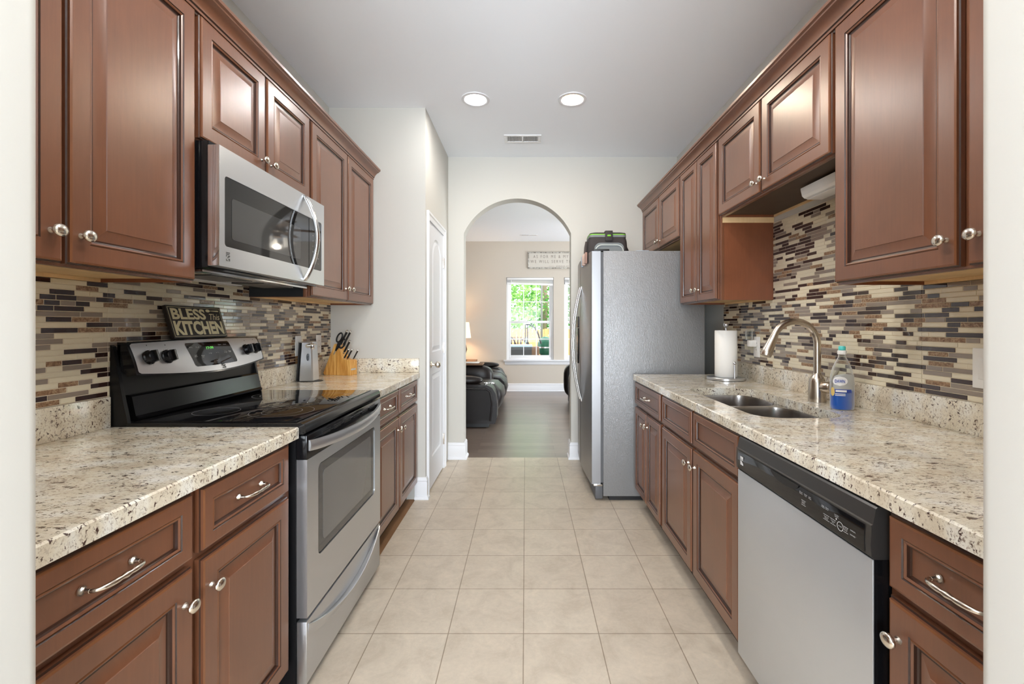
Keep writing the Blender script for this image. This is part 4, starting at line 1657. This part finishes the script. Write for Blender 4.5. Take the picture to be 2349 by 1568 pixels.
b.tube([(x1 + .008, 3.60, z0 + .11), (x1 + .018, 3.57, z0 + .07), (x1 + .022, 3.55, z0 + .02)], .011, 'bag_dark', 8, .5)
b.tube([(x0 - .008, 3.6, z0 + .14), (x0 - .022, 3.56, z0 + .09), (x0 - .032, 3.53, z0 + .01)], .013, 'bag_dark', 8, .4, up=(0, 1, 0)); b.build('carry_strap', t, 50)

b = MB()
b.lathe([(0, .0), (.075, .0), (.115, .010), (.118, .013), (.113, .013), (.072, .004), (0, .004)], 'clear_plastic', Matrix.Translation((1.07, 3.40, FT + .001)), 36)
tag(b.build('glass_platter', None, 40, loc=(1.07, 3.40, FT)), 'clear oval platter lying on the refrigerator under the short cabinet', 'platter')
b = MB(); b.box((.795, 3.19, FT + .001), (.885, 3.33, FT + .006), 'magnet_b', .001)
tag(b.build('paper_pad', None, loc=(.83, 3.26, FT)), 'thin grey pad lying on the refrigerator beside the lunch cooler', 'paper pad')
for k, (y, mt_, lab) in enumerate(((3.300, 'magnet_c', 'dark brown clip magnet on the refrigerator door top, closest to the hinge'), (3.345, 'magnet_a', 'first pinkish clip magnet behind the dark brown one on the refrigerator door'), (3.400, 'magnet_a', 'middle pinkish clip magnet in the row along the refrigerator door top'), (3.455, 'magnet_a', 'pinkish clip magnet next to the blue grey one on the refrigerator door'), (3.510, 'magnet_b', 'blue grey clip magnet at the far end of the row on the refrigerator door'))):
    b = MB()
    b.box((.441, y - .018, FT - .075 + .006 * (k % 2)), (.4525 + .004, y + .018, FT + .008), mt_, .003)
    tag(b.build('clip_magnet', None, loc=(.448, y, FT - .03)), lab, 'magnet', 'clip magnets along the refrigerator door top')

# ------------------------------------------------------------------ can opener
ox, oy = -1.335, 2.745
t = thing('can_opener', 'upright stainless electric can opener in front of the left wall outlets', 'can opener', (ox, oy, .914))
t.rotation_euler = (0, 0, 0)


def tp(z, w, d0, d1):
    return [(ox - w, oy + d1, z), (ox - w, oy + d0 + .012, z), (ox - w + .012, oy + d0, z), (ox + w - .006, oy + d0 + .004, z), (ox + w, oy + d0 + .012, z), (ox + w, oy + d1, z)]


b = MB(); b.rings([tp(.9185, .045, -.055, .035), tp(1.150, .034, -.045, .032), tp(1.156, .030, -.040, .028)], 'steel'); b.build('body', t, 20)
b = MB(); b.rings([[(ox - .054, oy - .052, .916), (ox - .0455, oy - .052, .916), (ox - .0455, oy + .034, .916), (ox - .054, oy + .034, .916)], [(ox - .044, oy - .042, 1.150), (ox - .0345, oy - .042, 1.150), (ox - .0345, oy + .03, 1.150), (ox - .044, oy + .03, 1.150)]], 'black_satin'); b.build('rear_shell', t)
b = MB(); b.prism([(ox + a, oy + c_) for a, c_ in rrect(-.055, .052, -.062, .04, .02, 5)], XY, .9145, .9182, 'black_satin'); b.prism([(ox + .055 + .034 * cos(2 * pi * k / 24), oy - .012 + .034 * sin(2 * pi * k / 24)) for k in range(24)], XY, .9145, .9175, 'black_satin'); b.build('foot', t, 30)
b = MB()
b.tube([(ox + .018, oy - .044, 1.132), (ox + .026, oy - .070, 1.132)], .014, 'chrome', 14)
b.tube([(ox + .024, oy - .066, 1.134), (ox + .050, oy - .066, 1.136)], .010, 'chrome', 12)
b.lathe([(0, 0), (.018, 0), (.021, .004), (.018, .008), (0, .009)], 'chrome', Matrix.Translation((ox + .050, oy - .064, 1.138)), 20)
b.lathe([(0, -.02), (.008, -.02), (.012, -.01), (.012, .004), (0, .004)], 'chrome', Matrix.Translation((ox + .050, oy - .064, 1.132)), 16)
b.build('lever', t, 40)
b = MB(); b.prism([(ox + .015 + .008 * cos(2 * pi * k / 20), 1.062 + .022 * sin(2 * pi * k / 20)) for k in range(20)], XZ, oy - .0525, oy - .0485, 'black_gloss'); b.build('blade_slot', t, 30)

# ------------------------------------------------------------------ knife block and knives
kx, ky = -1.285, 3.08
rot = Matrix.Translation((kx, ky, .9145)) @ Matrix.Rotation(radians(-12), 4, 'Z')
t = thing('knife_block', 'light bamboo knife block on the far left counter against the beige wall', 'knife block', (kx, ky, .914))
b = MB(lambda v: rot @ v)
ol = [(-.098, .012), (-.088, .0), (.068, .0), (.068, .105), (.044, .116), (.030, .165), (-.002, .213), (-.012, .213)]
b.prism([(a, c_) for a, c_ in ol], XZ, -.045, .035, 'bamboo')
ol = [(.068, .0), (.108, .0), (.108, .096), (.100, .104), (.069, .106)]
b.prism(ol, XZ, -.045, -.006, 'bamboo'); b.prism(ol, XZ, -.003, .035, 'bamboo')
b.build('block', t, 25)
b = MB(lambda v: rot @ v); b.box((.1082, -.035, .034), (.1090, .020, .046), 'steel_bright'); b.build('name_plate', t)
dk = Vector((.50, 0, .86)).normalized()


def knife(px, pz, py, L, r, lab):
    p = rot @ Vector((px, py, pz))
    d = (rot.to_3x3() @ dk).normalized()
    tt = thing('kitchen_knife', lab, 'knife', tuple(p), 'knives in the bamboo block')
    b = MB(); b.tube([p - d * .035, p + d * .010], [r * .8, r * .9], 'steel_bright', 10, .55); b.build('bolster', tt, 40)
    b = MB(); b.tube([p + d * .0102, p + d * L * .3, p + d * L * .6, p + d * (L * .92)], [r, r * 1.05, r * .9, r * 1.05], 'black_satin', 12, .6); b.build('handle', tt, 40)
    b = MB(); b.tube([p + d * (L * .921), p + d * L, p + d * (L + .006)], [r * 1.07, r * 1.1, r * .5], 'chrome', 12, .7); b.build('end_cap', tt, 40)


knife(.012, .200, -.020, .120, .011, 'tallest knife, on the near side at the top of the bamboo block')
knife(.014, .198, .016, .118, .010, 'tallest knife, on the wall side at the top of the bamboo block')
knife(.036, .150, -.010, .098, .010, 'knife alone in the middle step of the bamboo block')
knife(.052, .110, -.034, .080, .008, 'short knife nearest the stove on the lowest step of the block')
knife(.062, .106, -.012, .080, .008, 'short knife second on the lowest step of the block')
knife(.090, .102, .016, .078, .007, 'short knife standing apart at the outer end of the block')
t = thing('kitchen_scissors', 'black-handled kitchen scissors stuck in the top of the bamboo block', 'scissors', tuple(rot @ Vector((-.002, -.035, .2))))
b = MB()
p = rot @ Vector((.012, -.050, .185)); d = (rot.to_3x3() @ dk).normalized(); sx_ = (rot.to_3x3() @ Vector((.86, 0, -.5))).normalized()
for q, dz in ((-1, .012), (1, -.012)):
    c_ = p + d * (.060 + dz) + sx_ * (q * .020)
    b.tube([c_ + d * (.034 * cos(2 * pi * k / 20)) + sx_ * (.017 * sin(2 * pi * k / 20)) for k in range(21)], .0055, 'black_satin', 8)
    b.tube([p - d * .02, p + d * .02 + sx_ * q * .006, p + d * (.034 + dz) + sx_ * q * .012], .006, 'black_satin', 8)
b.build('handles', t, 60)
b = MB(); b.tube([p - d * .05, p - d * .015], [.004, .006], 'steel_bright', 8); b.build('blades', t, 60)

# ------------------------------------------------------------------ ceiling fittings
for i, (x, y, c_, pw) in enumerate(CANS):
    labs = ['white recessed downlight, the left one in the kitchen ceiling in view', 'warm yellow recessed downlight, the right one in the kitchen ceiling in view',
            'recessed downlight over the near left counter, out of the frame', 'recessed downlight over the near right counter, out of the frame']
    t = thing('recessed_downlight', labs[i], 'ceiling light', (x, y, CEIL), 'recessed kitchen downlights')
    b = MB()
    b.rings([[(x + r * cos(2 * pi * k / 40), y + r * sin(2 * pi * k / 40), z) for k in range(40)] for r, z in ((.100, CEIL - .0005), (.098, CEIL - .005), (.078, CEIL - .007), (.074, CEIL - .0045))], 'trim_white', cap0=False, cap1=False)
    b.build('trim_ring', t, 40, fixn=False)
    b = MB()
    b.rings([[(x + r * cos(2 * pi * k / 40), y + r * sin(2 * pi * k / 40), z) for k in range(40)] for r, z in ((.0745, CEIL - .0044), (.0735, CEIL + .03), (.064, CEIL + .072))], 'can_warm' if i == 1 else 'trim_white', cap0=False, cap1=False)
    b.build('baffle', t, 40, fixn=False)
    b = MB(); b.lathe([(0, 0), (.04, .001), (.063, .007), (.063, .010), (0, .010)], 'trim_white', Matrix.Translation((x, y, CEIL + .064)), 32); b.build('socket_plate', t, 40)


def vent(x, y, w, d, label):
    t = thing('ceiling_vent', label, 'vent', (x, y, CEIL))
    z = CEIL
    b = MB()
    fr_ = .026
    for p, q in (((x - w / 2, y - d / 2), (x + w / 2, y - d / 2 + fr_)), ((x - w / 2, y + d / 2 - fr_), (x + w / 2, y + d / 2)), ((x - w / 2, y - d / 2 + fr_), (x - w / 2 + fr_, y + d / 2 - fr_)), ((x + w / 2 - fr_, y - d / 2 + fr_), (x + w / 2, y + d / 2 - fr_)), ((x - .008, y - d / 2 + fr_), (x + .008, y + d / 2 - fr_))):
        b.box((*p, z - .007), (*q, z - .0005), 'vinyl_white', .002)
    b.build('grille_frame', t)
    b = MB(); b.box((x - w / 2 + fr_, y - d / 2 + fr_, z - .0015), (x + w / 2 - fr_, y + d / 2 - fr_, z - .0005), 'outlet_hole'); b.build('duct_opening', t)
    b = MB()
    nS = 22
    for k in range(nS):
        xx = x - w / 2 + fr_ + (w - 2 * fr_) * (k + .5) / nS
        b.add([(xx - .003, y - d / 2 + fr_, z - .0065), (xx + .001, y - d / 2 + fr_, z - .0018), (xx + .001, y + d / 2 - fr_, z - .0018), (xx - .003, y + d / 2 - fr_, z - .0065),
               (xx - .0015, y - d / 2 + fr_, z - .0068), (xx + .0025, y - d / 2 + fr_, z - .0020), (xx + .0025, y + d / 2 - fr_, z - .0020), (xx - .0015, y + d / 2 - fr_, z - .0068)],
              [(0, 1, 2, 3), (4, 5, 6, 7), (0, 3, 7, 4), (1, 2, 6, 5)], 'vinyl_white')
    b.build('louvres', t, 0)


vent(-.024, 3.755, .31, .155, 'white louvred air vent in the kitchen ceiling beyond the two downlights')
vent(.06, 7.80, .31, .10, 'narrow white air vent in the living room ceiling, seen through the arch')

# under-cabinet light
t = thing('under_cabinet_light', 'white tube light fixed under the short cabinet above the sink', 'light', (1.26, 1.80, 1.86))
b = MB()
pf = [(1.228, 1.866), (1.228, 1.858), (1.234, 1.832), (1.244, 1.822), (1.262, 1.818), (1.305, 1.818), (1.325, 1.826), (1.325, 1.866)]
b.rings([[(x, 1.592, z) for x, z in pf], [(x, 1.985, z) for x, z in pf]], 'white_plastic'); b.build('housing', t, 30)
b = MB(); b.box((1.250, 1.60, 1.8140), (1.318, 1.975, 1.8178), 'vinyl_white', .0015); b.build('diffuser', t)

# ------------------------------------------------------------------ living room
t = thing('verse_sign', 'weathered white framed sign starting AS FOR ME on the living room wall over the windows', 'sign', (.63, LY, 2.47))
sx0, sx1, sz0, sz1 = .046, 1.215, 2.314, 2.627
b = MB(); b.box((sx0 + .015, LY - .016, sz0 + .015), (sx1 - .015, LY - .002, sz1 - .015), 'sign_white'); b.build('board', t)
b = MB()
for p, q in (((sx0, sz0), (sx1, sz0 + .022)), ((sx0, sz1 - .022), (sx1, sz1)), ((sx0, sz0 + .022), (sx0 + .022, sz1 - .022)), ((sx1 - .022, sz0 + .022), (sx1, sz1 - .022))):
    b.box((p[0], LY - .026, p[1]), (q[0], LY - .002, q[1]), 'sign_zinc', .003)
b.build('frame', t)
b = MB()
sc_ = LY / 1020.
cxs = (sx0 + sx1) / 2
b.text('A S   F O R   M E   &   M Y   H O U S E', (cxs, LY - .0168, 2.541), (1, 0, 0), (0, 0, 1), .965, .057, 'sign_letter', 0)
b.text('W E   W I L L   S E R V E   T H E   L O R D', (cxs, LY - .0168, 2.449), (1, 0, 0), (0, 0, 1), 1.07, .055, 'sign_letter', 0)
b.text('JOSHUA 24:15', (.72 + .0, LY - .0168, 2.358), (1, 0, 0), (0, 0, 1), .29, .026, 'sign_letter', 0)
b.box((.44, LY - .0170, 2.357), (.54, LY - .0162, 2.360), 'sign_letter'); b.box((.90, LY - .0170, 2.357), (1.0, LY - .0162, 2.360), 'sign_letter')
b.build('lettering', t, 0, fixn=False)


def cushion(b, x0, x1, y0, y1, z0, z1, r, mt_, ex=2.6, seg=20):
    """soft superellipsoid block"""
    cx_, cy_, cz_ = (x0 + x1) / 2, (y0 + y1) / 2, (z0 + z1) / 2
    rx, ry, rz = (x1 - x0) / 2, (y1 - y0) / 2, (z1 - z0) / 2
    sg = lambda v, e_: math.copysign(abs(v) ** e_, v)
    e_ = 2 / ex
    rows = []
    for i in range(seg + 1):
        a = -pi / 2 + pi * i / seg
        rows.append([(cx_ + rx * sg(cos(a), e_) * sg(cos(2 * pi * j / (seg * 2)), e_), cy_ + ry * sg(cos(a), e_) * sg(sin(2 * pi * j / (seg * 2)), e_), cz_ + rz * sg(sin(a), e_)) for j in range(seg * 2)])
    b.rings(rows, mt_)


t = thing('reclining_sofa', 'dark brown leather reclining sofa standing along the left of the living room', 'sofa', (-.85, 6.6, 0))
SY0, SY1 = 5.40, 7.75


def armside(y0, y1, nm):
    b = MB()
    ol = [(-1.30, .06), (-.372, .055), (-.350, .12), (-.345, .30), (-.365, .42), (-.405, .49), (-.47, .525), (-1.30, .545)]
    b.prism(ol, XZ, y0, y1, 'leather')
    o = b.build(nm, t, 40)
    c2 = MB(); ol = [(-1.26, .10), (-.43, .10), (-.415, .30), (-.435, .43), (-.48, .463), (-1.26, .470)]
    c2.prism(ol, XZ, y0 - .006, y0 - .0005, 'leather_panel'); c2.build('side_panel', o, 30)
    c2 = MB(); c2.tube([(-.43, y0 - .004, .09), (-.405, y0 - .004, .30), (-.428, y0 - .004, .44), (-.475, y0 - .004, .478), (-1.26, y0 - .004, .487)], .012, 'leather', 8); c2.build('welt', o, 60)
    return o


a1 = armside(SY0, SY0 + .26, 'near_arm')
b = MB(); cushion(b, -1.25, -.53, SY0 + .03, SY0 + .24, .51, .625, 0, 'leather'); b.build('arm_pad', a1, 60)
for x in (-.49, -.42):
    b = MB(); b.rings([[(x + r * cos(2 * pi * k / 20), SY0 + .13 + r * sin(2 * pi * k / 20), z) for k in range(20)] for r, z in ((.036, .528), (.036, .536), (.030, .537), (.029, .526))], 'chrome', cap0=False, cap1=False); b.build('cup_holder', a1, 40, fixn=False)
ys = [SY0 + .27, 6.22, 6.52, 7.05, 7.48]
for i, (y0, y1) in enumerate(((SY0 + .265, 6.20), (6.50, 7.10), (7.105, 7.48))):
    b = MB()
    rs = []
    for k in range(13):
        u = k / 12
        y = y0 + (y1 - y0) * u
        puff = (sin(pi * u)) ** .35 * .035
        bulge = .05 * sin(pi * min(1, (y - 5.5) / 2.0))
        ol = [(-1.15, .12), (-.42 + bulge, .10), (-.375 + bulge + puff, .22), (-.345 + bulge + puff, .33), (-.36 + bulge + puff, .42), (-.42 + bulge, .475 + puff), (-.55, .495 + puff), (-.85, .49 + puff), (-1.15, .47)]
        rs.append([(a, y, c_) for a, c_ in ol])
    b.rings(rs, 'leather'); b.build('seat', t, 60)
    b = MB(); cushion(b, -1.38, -1.02, y0 + .01, y1 - .01, .40, 1.02, 0, 'leather'); b.build('backrest', t, 60)
b = MB(); cushion(b, -1.15, -.46, 6.205, 6.49, .30, .685, 0, 'leather', 3.5); con = b.build('console', t, 60)
b = MB(); b.box((-1.15, 6.225, .687), (-.60, 6.47, .715), 'brown_board', .006); b.build('tray_top', con)
a2 = armside(7.49, SY1, 'far_arm')
b = MB(); cushion(b, -1.25, -.45, 7.51, SY1 - .02, .52, .62, 0, 'leather'); b.build('arm_pad', a2, 60)
b = MB(); b.box((-1.30, SY0 + .02, .01), (-.45, SY1 - .02, .12), 'black_matte'); b.build('base_frame', t)
b = MB(); b.box((-1.03, 6.255, .7165), (-.66, 6.44, .7225), 'paper', .001)
tag(b.build('paper_stack', None, loc=(-.84, 6.35, .7165)), 'papers lying on the tray of the leather sofa', 'papers')

t = thing('recliner_chair', 'dark leather recliner at the right edge of the arch', 'armchair', (1.15, 6.9, 0))
b = MB(); b.box((.70, 6.45, .01), (1.60, 7.35, .12), 'black_matte'); b.build('base_frame', t)
b = MB(); cushion(b, .68, 1.62, 6.60, 7.20, .12, .50, 0, 'leather'); b.build('seat', t, 60)
for y0, y1 in ((6.40, 6.62), (7.20, 7.42)):
    b = MB(); cushion(b, .625, 1.55, y0, y1, .05, .64, 0, 'leather', 4); b.build('armrest', t, 60)
b = MB(); cushion(b, .70, 1.10, 6.60, 7.22, .35, 1.02, 0, 'leather'); b.build('backrest', t, 60)

t = thing('end_table', 'dark end table in the corner behind the leather sofa', 'table', (-1.15, 8.05, 0))
b = MB(); b.box((-1.42, 7.82, .58), (-.90, 8.33, .61), 'brown_board', .004); b.build('tabletop', t)
for x in (-1.40, -.94):
    for y in (7.84, 8.28):
        b = MB(); b.box((x, y, .001), (x + .03, y + .03, .58), 'brown_board'); b.build('leg', t)
t = thing('table_lamp', 'table lamp with glowing cream shade left of the living room window', 'lamp', (-1.13, 8.05, .61))
b = MB(); b.lathe([(0, .0), (.07, .0), (.075, .01), (.03, .03), (.05, .12), (.075, .2), (.05, .30), (.015, .36), (.012, .42), (0, .42)], 'lamp_base', Matrix.Translation((-1.13, 8.05, .612)), 28); b.build('base', t, 50)
b = MB()
b.rings([[(-1.13 + r * cos(2 * pi * k / 36), 8.05 + r * sin(2 * pi * k / 36), z) for k in range(36)] for r, z in ((.142, 1.020), (.106, 1.302))], 'lamp_shade', cap0=False, cap1=False)
b.build('shade', t, 50, fixn=False)
light('table_lamp_bulb', 'POINT', (-1.13, 8.05, 1.15), (0, 0, 0), 14, (1, .70, .42), .05)

# ceiling fan with bell shades (seen mirrored in the microwave door)
fx, fy = 1.50, 6.35
t = thing('ceiling_fan', 'living room ceiling fan with bell glass shades, mirrored in the microwave window', 'ceiling fan', (fx, fy, CEIL))
b = MB(); b.lathe([(0, 0), (.075, 0), (.06, -.04), (.014, -.05), (.014, -.14), (.10, -.15), (.12, -.19), (.11, -.25), (.05, -.28), (.06, -.32), (0, -.33)], 'lamp_base', Matrix.Translation((fx, fy, CEIL - .001)), 32); b.build('motor', t, 40)
for k in range(5):
    a = radians(72 * k + 10)
    b = MB(lambda v, a=a: Matrix.Translation((fx, fy, 0)) @ Matrix.Rotation(a, 4, 'Z') @ v)
    b.box((.11, -.02, CEIL - .215), (.22, .02, CEIL - .205), 'lamp_base'); b.prism([(p[0], p[1]) for p in rrect(.20, .68, -.068, .068, .05, 5)], XY, CEIL - .204, CEIL - .198, 'brown_board'); b.build('blade', t)
mat('bell_glass', (.9, .88, .82), .4, emit=(1, .93, .80), es=2.2)
for k in range(3):
    a = radians(120 * k + 50)
    p = Vector((fx + .10 * cos(a), fy + .10 * sin(a), CEIL - .33))
    b = MB(); b.lathe([(.018, 0), (.028, .03), (.045, .07), (.075, .115), (.072, .115), (.0, .06)], 'bell_glass', frame(p, (cos(a) * .5, sin(a) * .5, -.85)), 24); b.build('glass_shade', t, 50)
light('ceiling_fan_bulb', 'POINT', (fx, fy, CEIL - .46), (0, 0, 0), 5, (1, .90, .76), .03)

# ------------------------------------------------------------------ outdoors
GZ = -.25
mb = MB(); mb.box((-30, 8.7, GZ - .1), (34, 11.9, GZ), 'patio'); struct(mb, 'ground_patio')
mb = MB(); mb.box((-30, 11.9, GZ - .15), (34, 45, GZ - .03), 'lawn'); struct(mb, 'ground_lawn')
t = thing('wood_fence', 'orange plank fence across the back yard, outside the living room window', 'fence', (2, 16, GZ))
rnd = random.Random(3)
b = MB()
x = -5.0
while x < 12:
    b.box((x, 16, GZ - .03), (x + .135, 16.02, 1.10 + rnd.uniform(-.015, .015)), 'fence_wood')
    x += .142
b.build('planks', t)
b = MB()
for z in (.1, .9):
    b.box((-5, 16.021, z), (12, 16.06, z + .09), 'fence_wood')
b.build('rails', t)
b = MB(); b.box((.355, 10.45, GZ), (.405, 10.50, 3.2), 'post_dark', .004)
tag(b.build('porch_post', None, loc=(.38, 10.475, GZ)), 'dark porch post standing outside the living room window', 'post')


def tree(x, y, h, r, mt_, n_, label, kx_=1.0):
    rnd = random.Random(int(x * 10 + y))
    t = thing('leafy_tree', label, 'tree', (x, y, GZ), 'trees behind the yard fence')
    b = MB(); b.tube([(x, y, GZ - .03), (x + .1, y, h * .3), (x - .1, y + .1, h * .6), (x + .15, y, h * .9)], [.16, .13, .09, .03], 'bark', 10)
    for k in range(6):
        a = rnd.random() * 2 * pi
        z = h * (.3 + .08 * k)
        b.tube([(x, y, z), (x + r * .45 * cos(a), y + r * .3 * sin(a), z + .7), (x + r * .85 * cos(a), y + r * .5 * sin(a), z + 1.5)], [.05, .035, .015], 'bark', 6)
    b.build('trunk', t, 50)
    b = MB()
    blobs = [(x + rnd.uniform(-r, r) * kx_, y + rnd.uniform(-r, r) * .5, rnd.uniform(h * .12, h), rnd.uniform(.45, 1.0)) for _ in range(26)]
    for k in range(n_):
        bx, by, bz, br_ = rnd.choice(blobs)
        v = Vector((rnd.gauss(0, 1), rnd.gauss(0, 1), rnd.gauss(0, 1))).normalized() * br_ * rnd.uniform(.75, 1.05)
        c_ = Vector((bx, by, bz)) + v
        s_ = rnd.uniform(.05, .11)
        u = Vector((rnd.gauss(0, 1), rnd.gauss(0, 1), rnd.gauss(0, .6))).normalized()
        w = u.cross(Vector((rnd.gauss(0, 1), rnd.gauss(0, 1), rnd.gauss(0, 1)))).normalized()
        b.add([c_ - u * s_, c_ + w * s_ * .55, c_ + u * s_, c_ - w * s_ * .55], [(0, 1, 2, 3)], mt_)
    b.build('crown', t, 0, fixn=False)


tree(-1.7, 18.2, 7.0, 2.0, 'leaf_c', 5200, 'pale green tree beyond the fence, at the left side of the window')
tree(.9, 22.0, 8.0, 2.4, 'leaf_b', 5200, 'darker green tree beyond the fence, in the middle of the window')
tree(4.4, 18.2, 7.0, 1.9, 'leaf_a', 5200, 'bright green tree beyond the fence, at the right side of the window')
tree(10.2, 18.2, 7.0, 2.2, 'leaf_a', 3000, 'bright green tree beyond the fence, hidden to the right of the arch')
tree(-7.6, 22.0, 8.0, 2.4, 'leaf_b', 3000, 'green tree beyond the fence, farthest to the left')

# hedge-like thicket filling the gaps between the trees
rnd = random.Random(5)
b = MB()
for k in range(15000):
    c_ = Vector((rnd.uniform(-8, 14), 25.6 + rnd.uniform(-.8, .8), rnd.uniform(GZ, 7.5)))
    s_ = rnd.uniform(.09, .17)
    u = Vector((rnd.gauss(0, 1), rnd.gauss(0, .6), rnd.gauss(0, .6))).normalized()
    w = u.cross(Vector((rnd.gauss(0, 1), rnd.gauss(0, 1), rnd.gauss(0, 1)))).normalized()
    b.add([c_ - u * s_, c_ + w * s_ * .6, c_ + u * s_, c_ - w * s_ * .6], [(0, 1, 2, 3)], rnd.choice(('leaf_a', 'leaf_c', 'leaf_b', 'leaf_c')))
o = b.build('hedge_foliage', None, 0, fixn=False)
o['kind'] = 'stuff'
tag(o, 'dense green thicket filling the view behind the yard fence', 'foliage')

# things on the patio
t = thing('kamado_grill', 'dark green egg-shaped grill outside the window', 'grill', (.47, 10.05, GZ))
b = MB(); b.lathe([(0, .80), (.09, .80), (.15, .86), (.185, .98), (.185, 1.02), (.17, 1.12), (.12, 1.20), (.04, 1.24), (0, 1.24)], 'kamado_green', Matrix.Translation((.45, 10.05, GZ)), 28); b.build('shell', t, 50)
b = MB(); b.rings([[(.45 + r * cos(2 * pi * k / 28), 10.05 + r * sin(2 * pi * k / 28), GZ + z) for k in range(28)] for r, z in ((.19, .985), (.19, 1.015))], 'steel', cap0=False, cap1=False); b.build('band', t, 50)
for a in (45, 135, 225, 315):
    b = MB(); b.tube([(.45 + .14 * cos(radians(a)), 10.05 + .14 * sin(radians(a)), GZ + .85), (.45 + .2 * cos(radians(a)), 10.05 + .2 * sin(radians(a)), GZ)], .014, 'patio_black', 8); b.build('leg', t, 50)
t = thing('hand_truck', 'black tube-framed hand truck with curved handles outside the window', 'hand truck', (.15, 9.6, GZ))
b = MB()
for dx in (0.0, .045):
    b.tube([(.0 + dx, 9.7, GZ + .10), (.0 + dx, 9.7, 1.0), (.0 + dx, 9.7, 1.265 - dx * .5)], .014, 'patio_black', 8)
b.tube([(.0, 9.7, 1.262), (.10, 9.7, 1.255), (.20, 9.7, 1.19), (.28, 9.7, 1.05), (.34, 9.7, .84)], .017, 'patio_black', 8)
for z in (.55, .8):
    b.tube([(-.10, 9.72, z + .16), (.28, 9.72, z - .14)], .018, 'patio_black', 8)
b.tube([(.27, 9.69, 1.08), (.24, 9.69, 1.12)], .022, 'patio_black', 8)
b.build('tube_frame', t, 50)
b = MB(); b.rings([[(-.05, 9.66, .70), (.02, 9.66, .98), (.04, 9.66, .97), (-.02, 9.66, .69)], [(-.05, 9.80, .70), (.02, 9.80, .98), (.04, 9.80, .97), (-.02, 9.80, .69)]], 'bin_blue'); b.build('cover_flap', t)
b = MB(); b.box((.03, 9.60, .50), (.30, 9.82, .78), 'brown_board', .02); b.build('load_box', t)
for x_ in (-.08, .22):
    b = MB(); b.rings([[(x_ + sx2, 9.75 + r * cos(2 * pi * k / 24), GZ + .131 + r * sin(2 * pi * k / 24)) for k in range(24)] for r, sx2 in ((.07, -.02), (.13, -.02), (.13, .02), (.07, .02))], 'patio_black', cap0=False, cap1=False); b.build('wheel', t, 50)
t = thing('patio_chair', 'black metal patio chair with bent arms outside the window at its left side', 'chair', (-.25, 10.1, GZ))
for dx in (-.20, .10):
    b = MB(); b.tube([(-.25 + dx, 9.95, GZ + .005), (-.25 + dx, 10.0, .55), (-.20 + dx, 10.1, .92), (-.10 + dx, 10.2, .96), (-.02 + dx, 10.35, .80), (-.02 + dx, 10.4, GZ + .005)], .016, 'patio_black', 8); b.build('side_frame', t, 50)
b = MB(); b.box((-.42, 9.95, .30), (-.06, 10.4, .34), 'patio_black', .004); b.build('seat', t)
b = MB()
for k in range(5):
    b.box((-.42 + k * .075, 10.40, .34), (-.39 + k * .075, 10.42, .98), 'patio_black')
b.build('backrest', t)
t = thing('storage_bin', 'pale blue plastic storage bin outside the window, low at its left side', 'bin', (-.10, 9.25, GZ))
b = MB(); b.rings([[(-.30, 9.10, GZ), (.10, 9.10, GZ), (.10, 9.40, GZ), (-.30, 9.40, GZ)], [(-.33, 9.07, .80), (.13, 9.07, .80), (.13, 9.43, .80), (-.33, 9.43, .80)]], 'patio_black'); b.build('tub', t)
b = MB(); b.box((-.34, 9.06, .802), (.14, 9.44, .84), 'bin_blue', .008); b.build('lid', t)
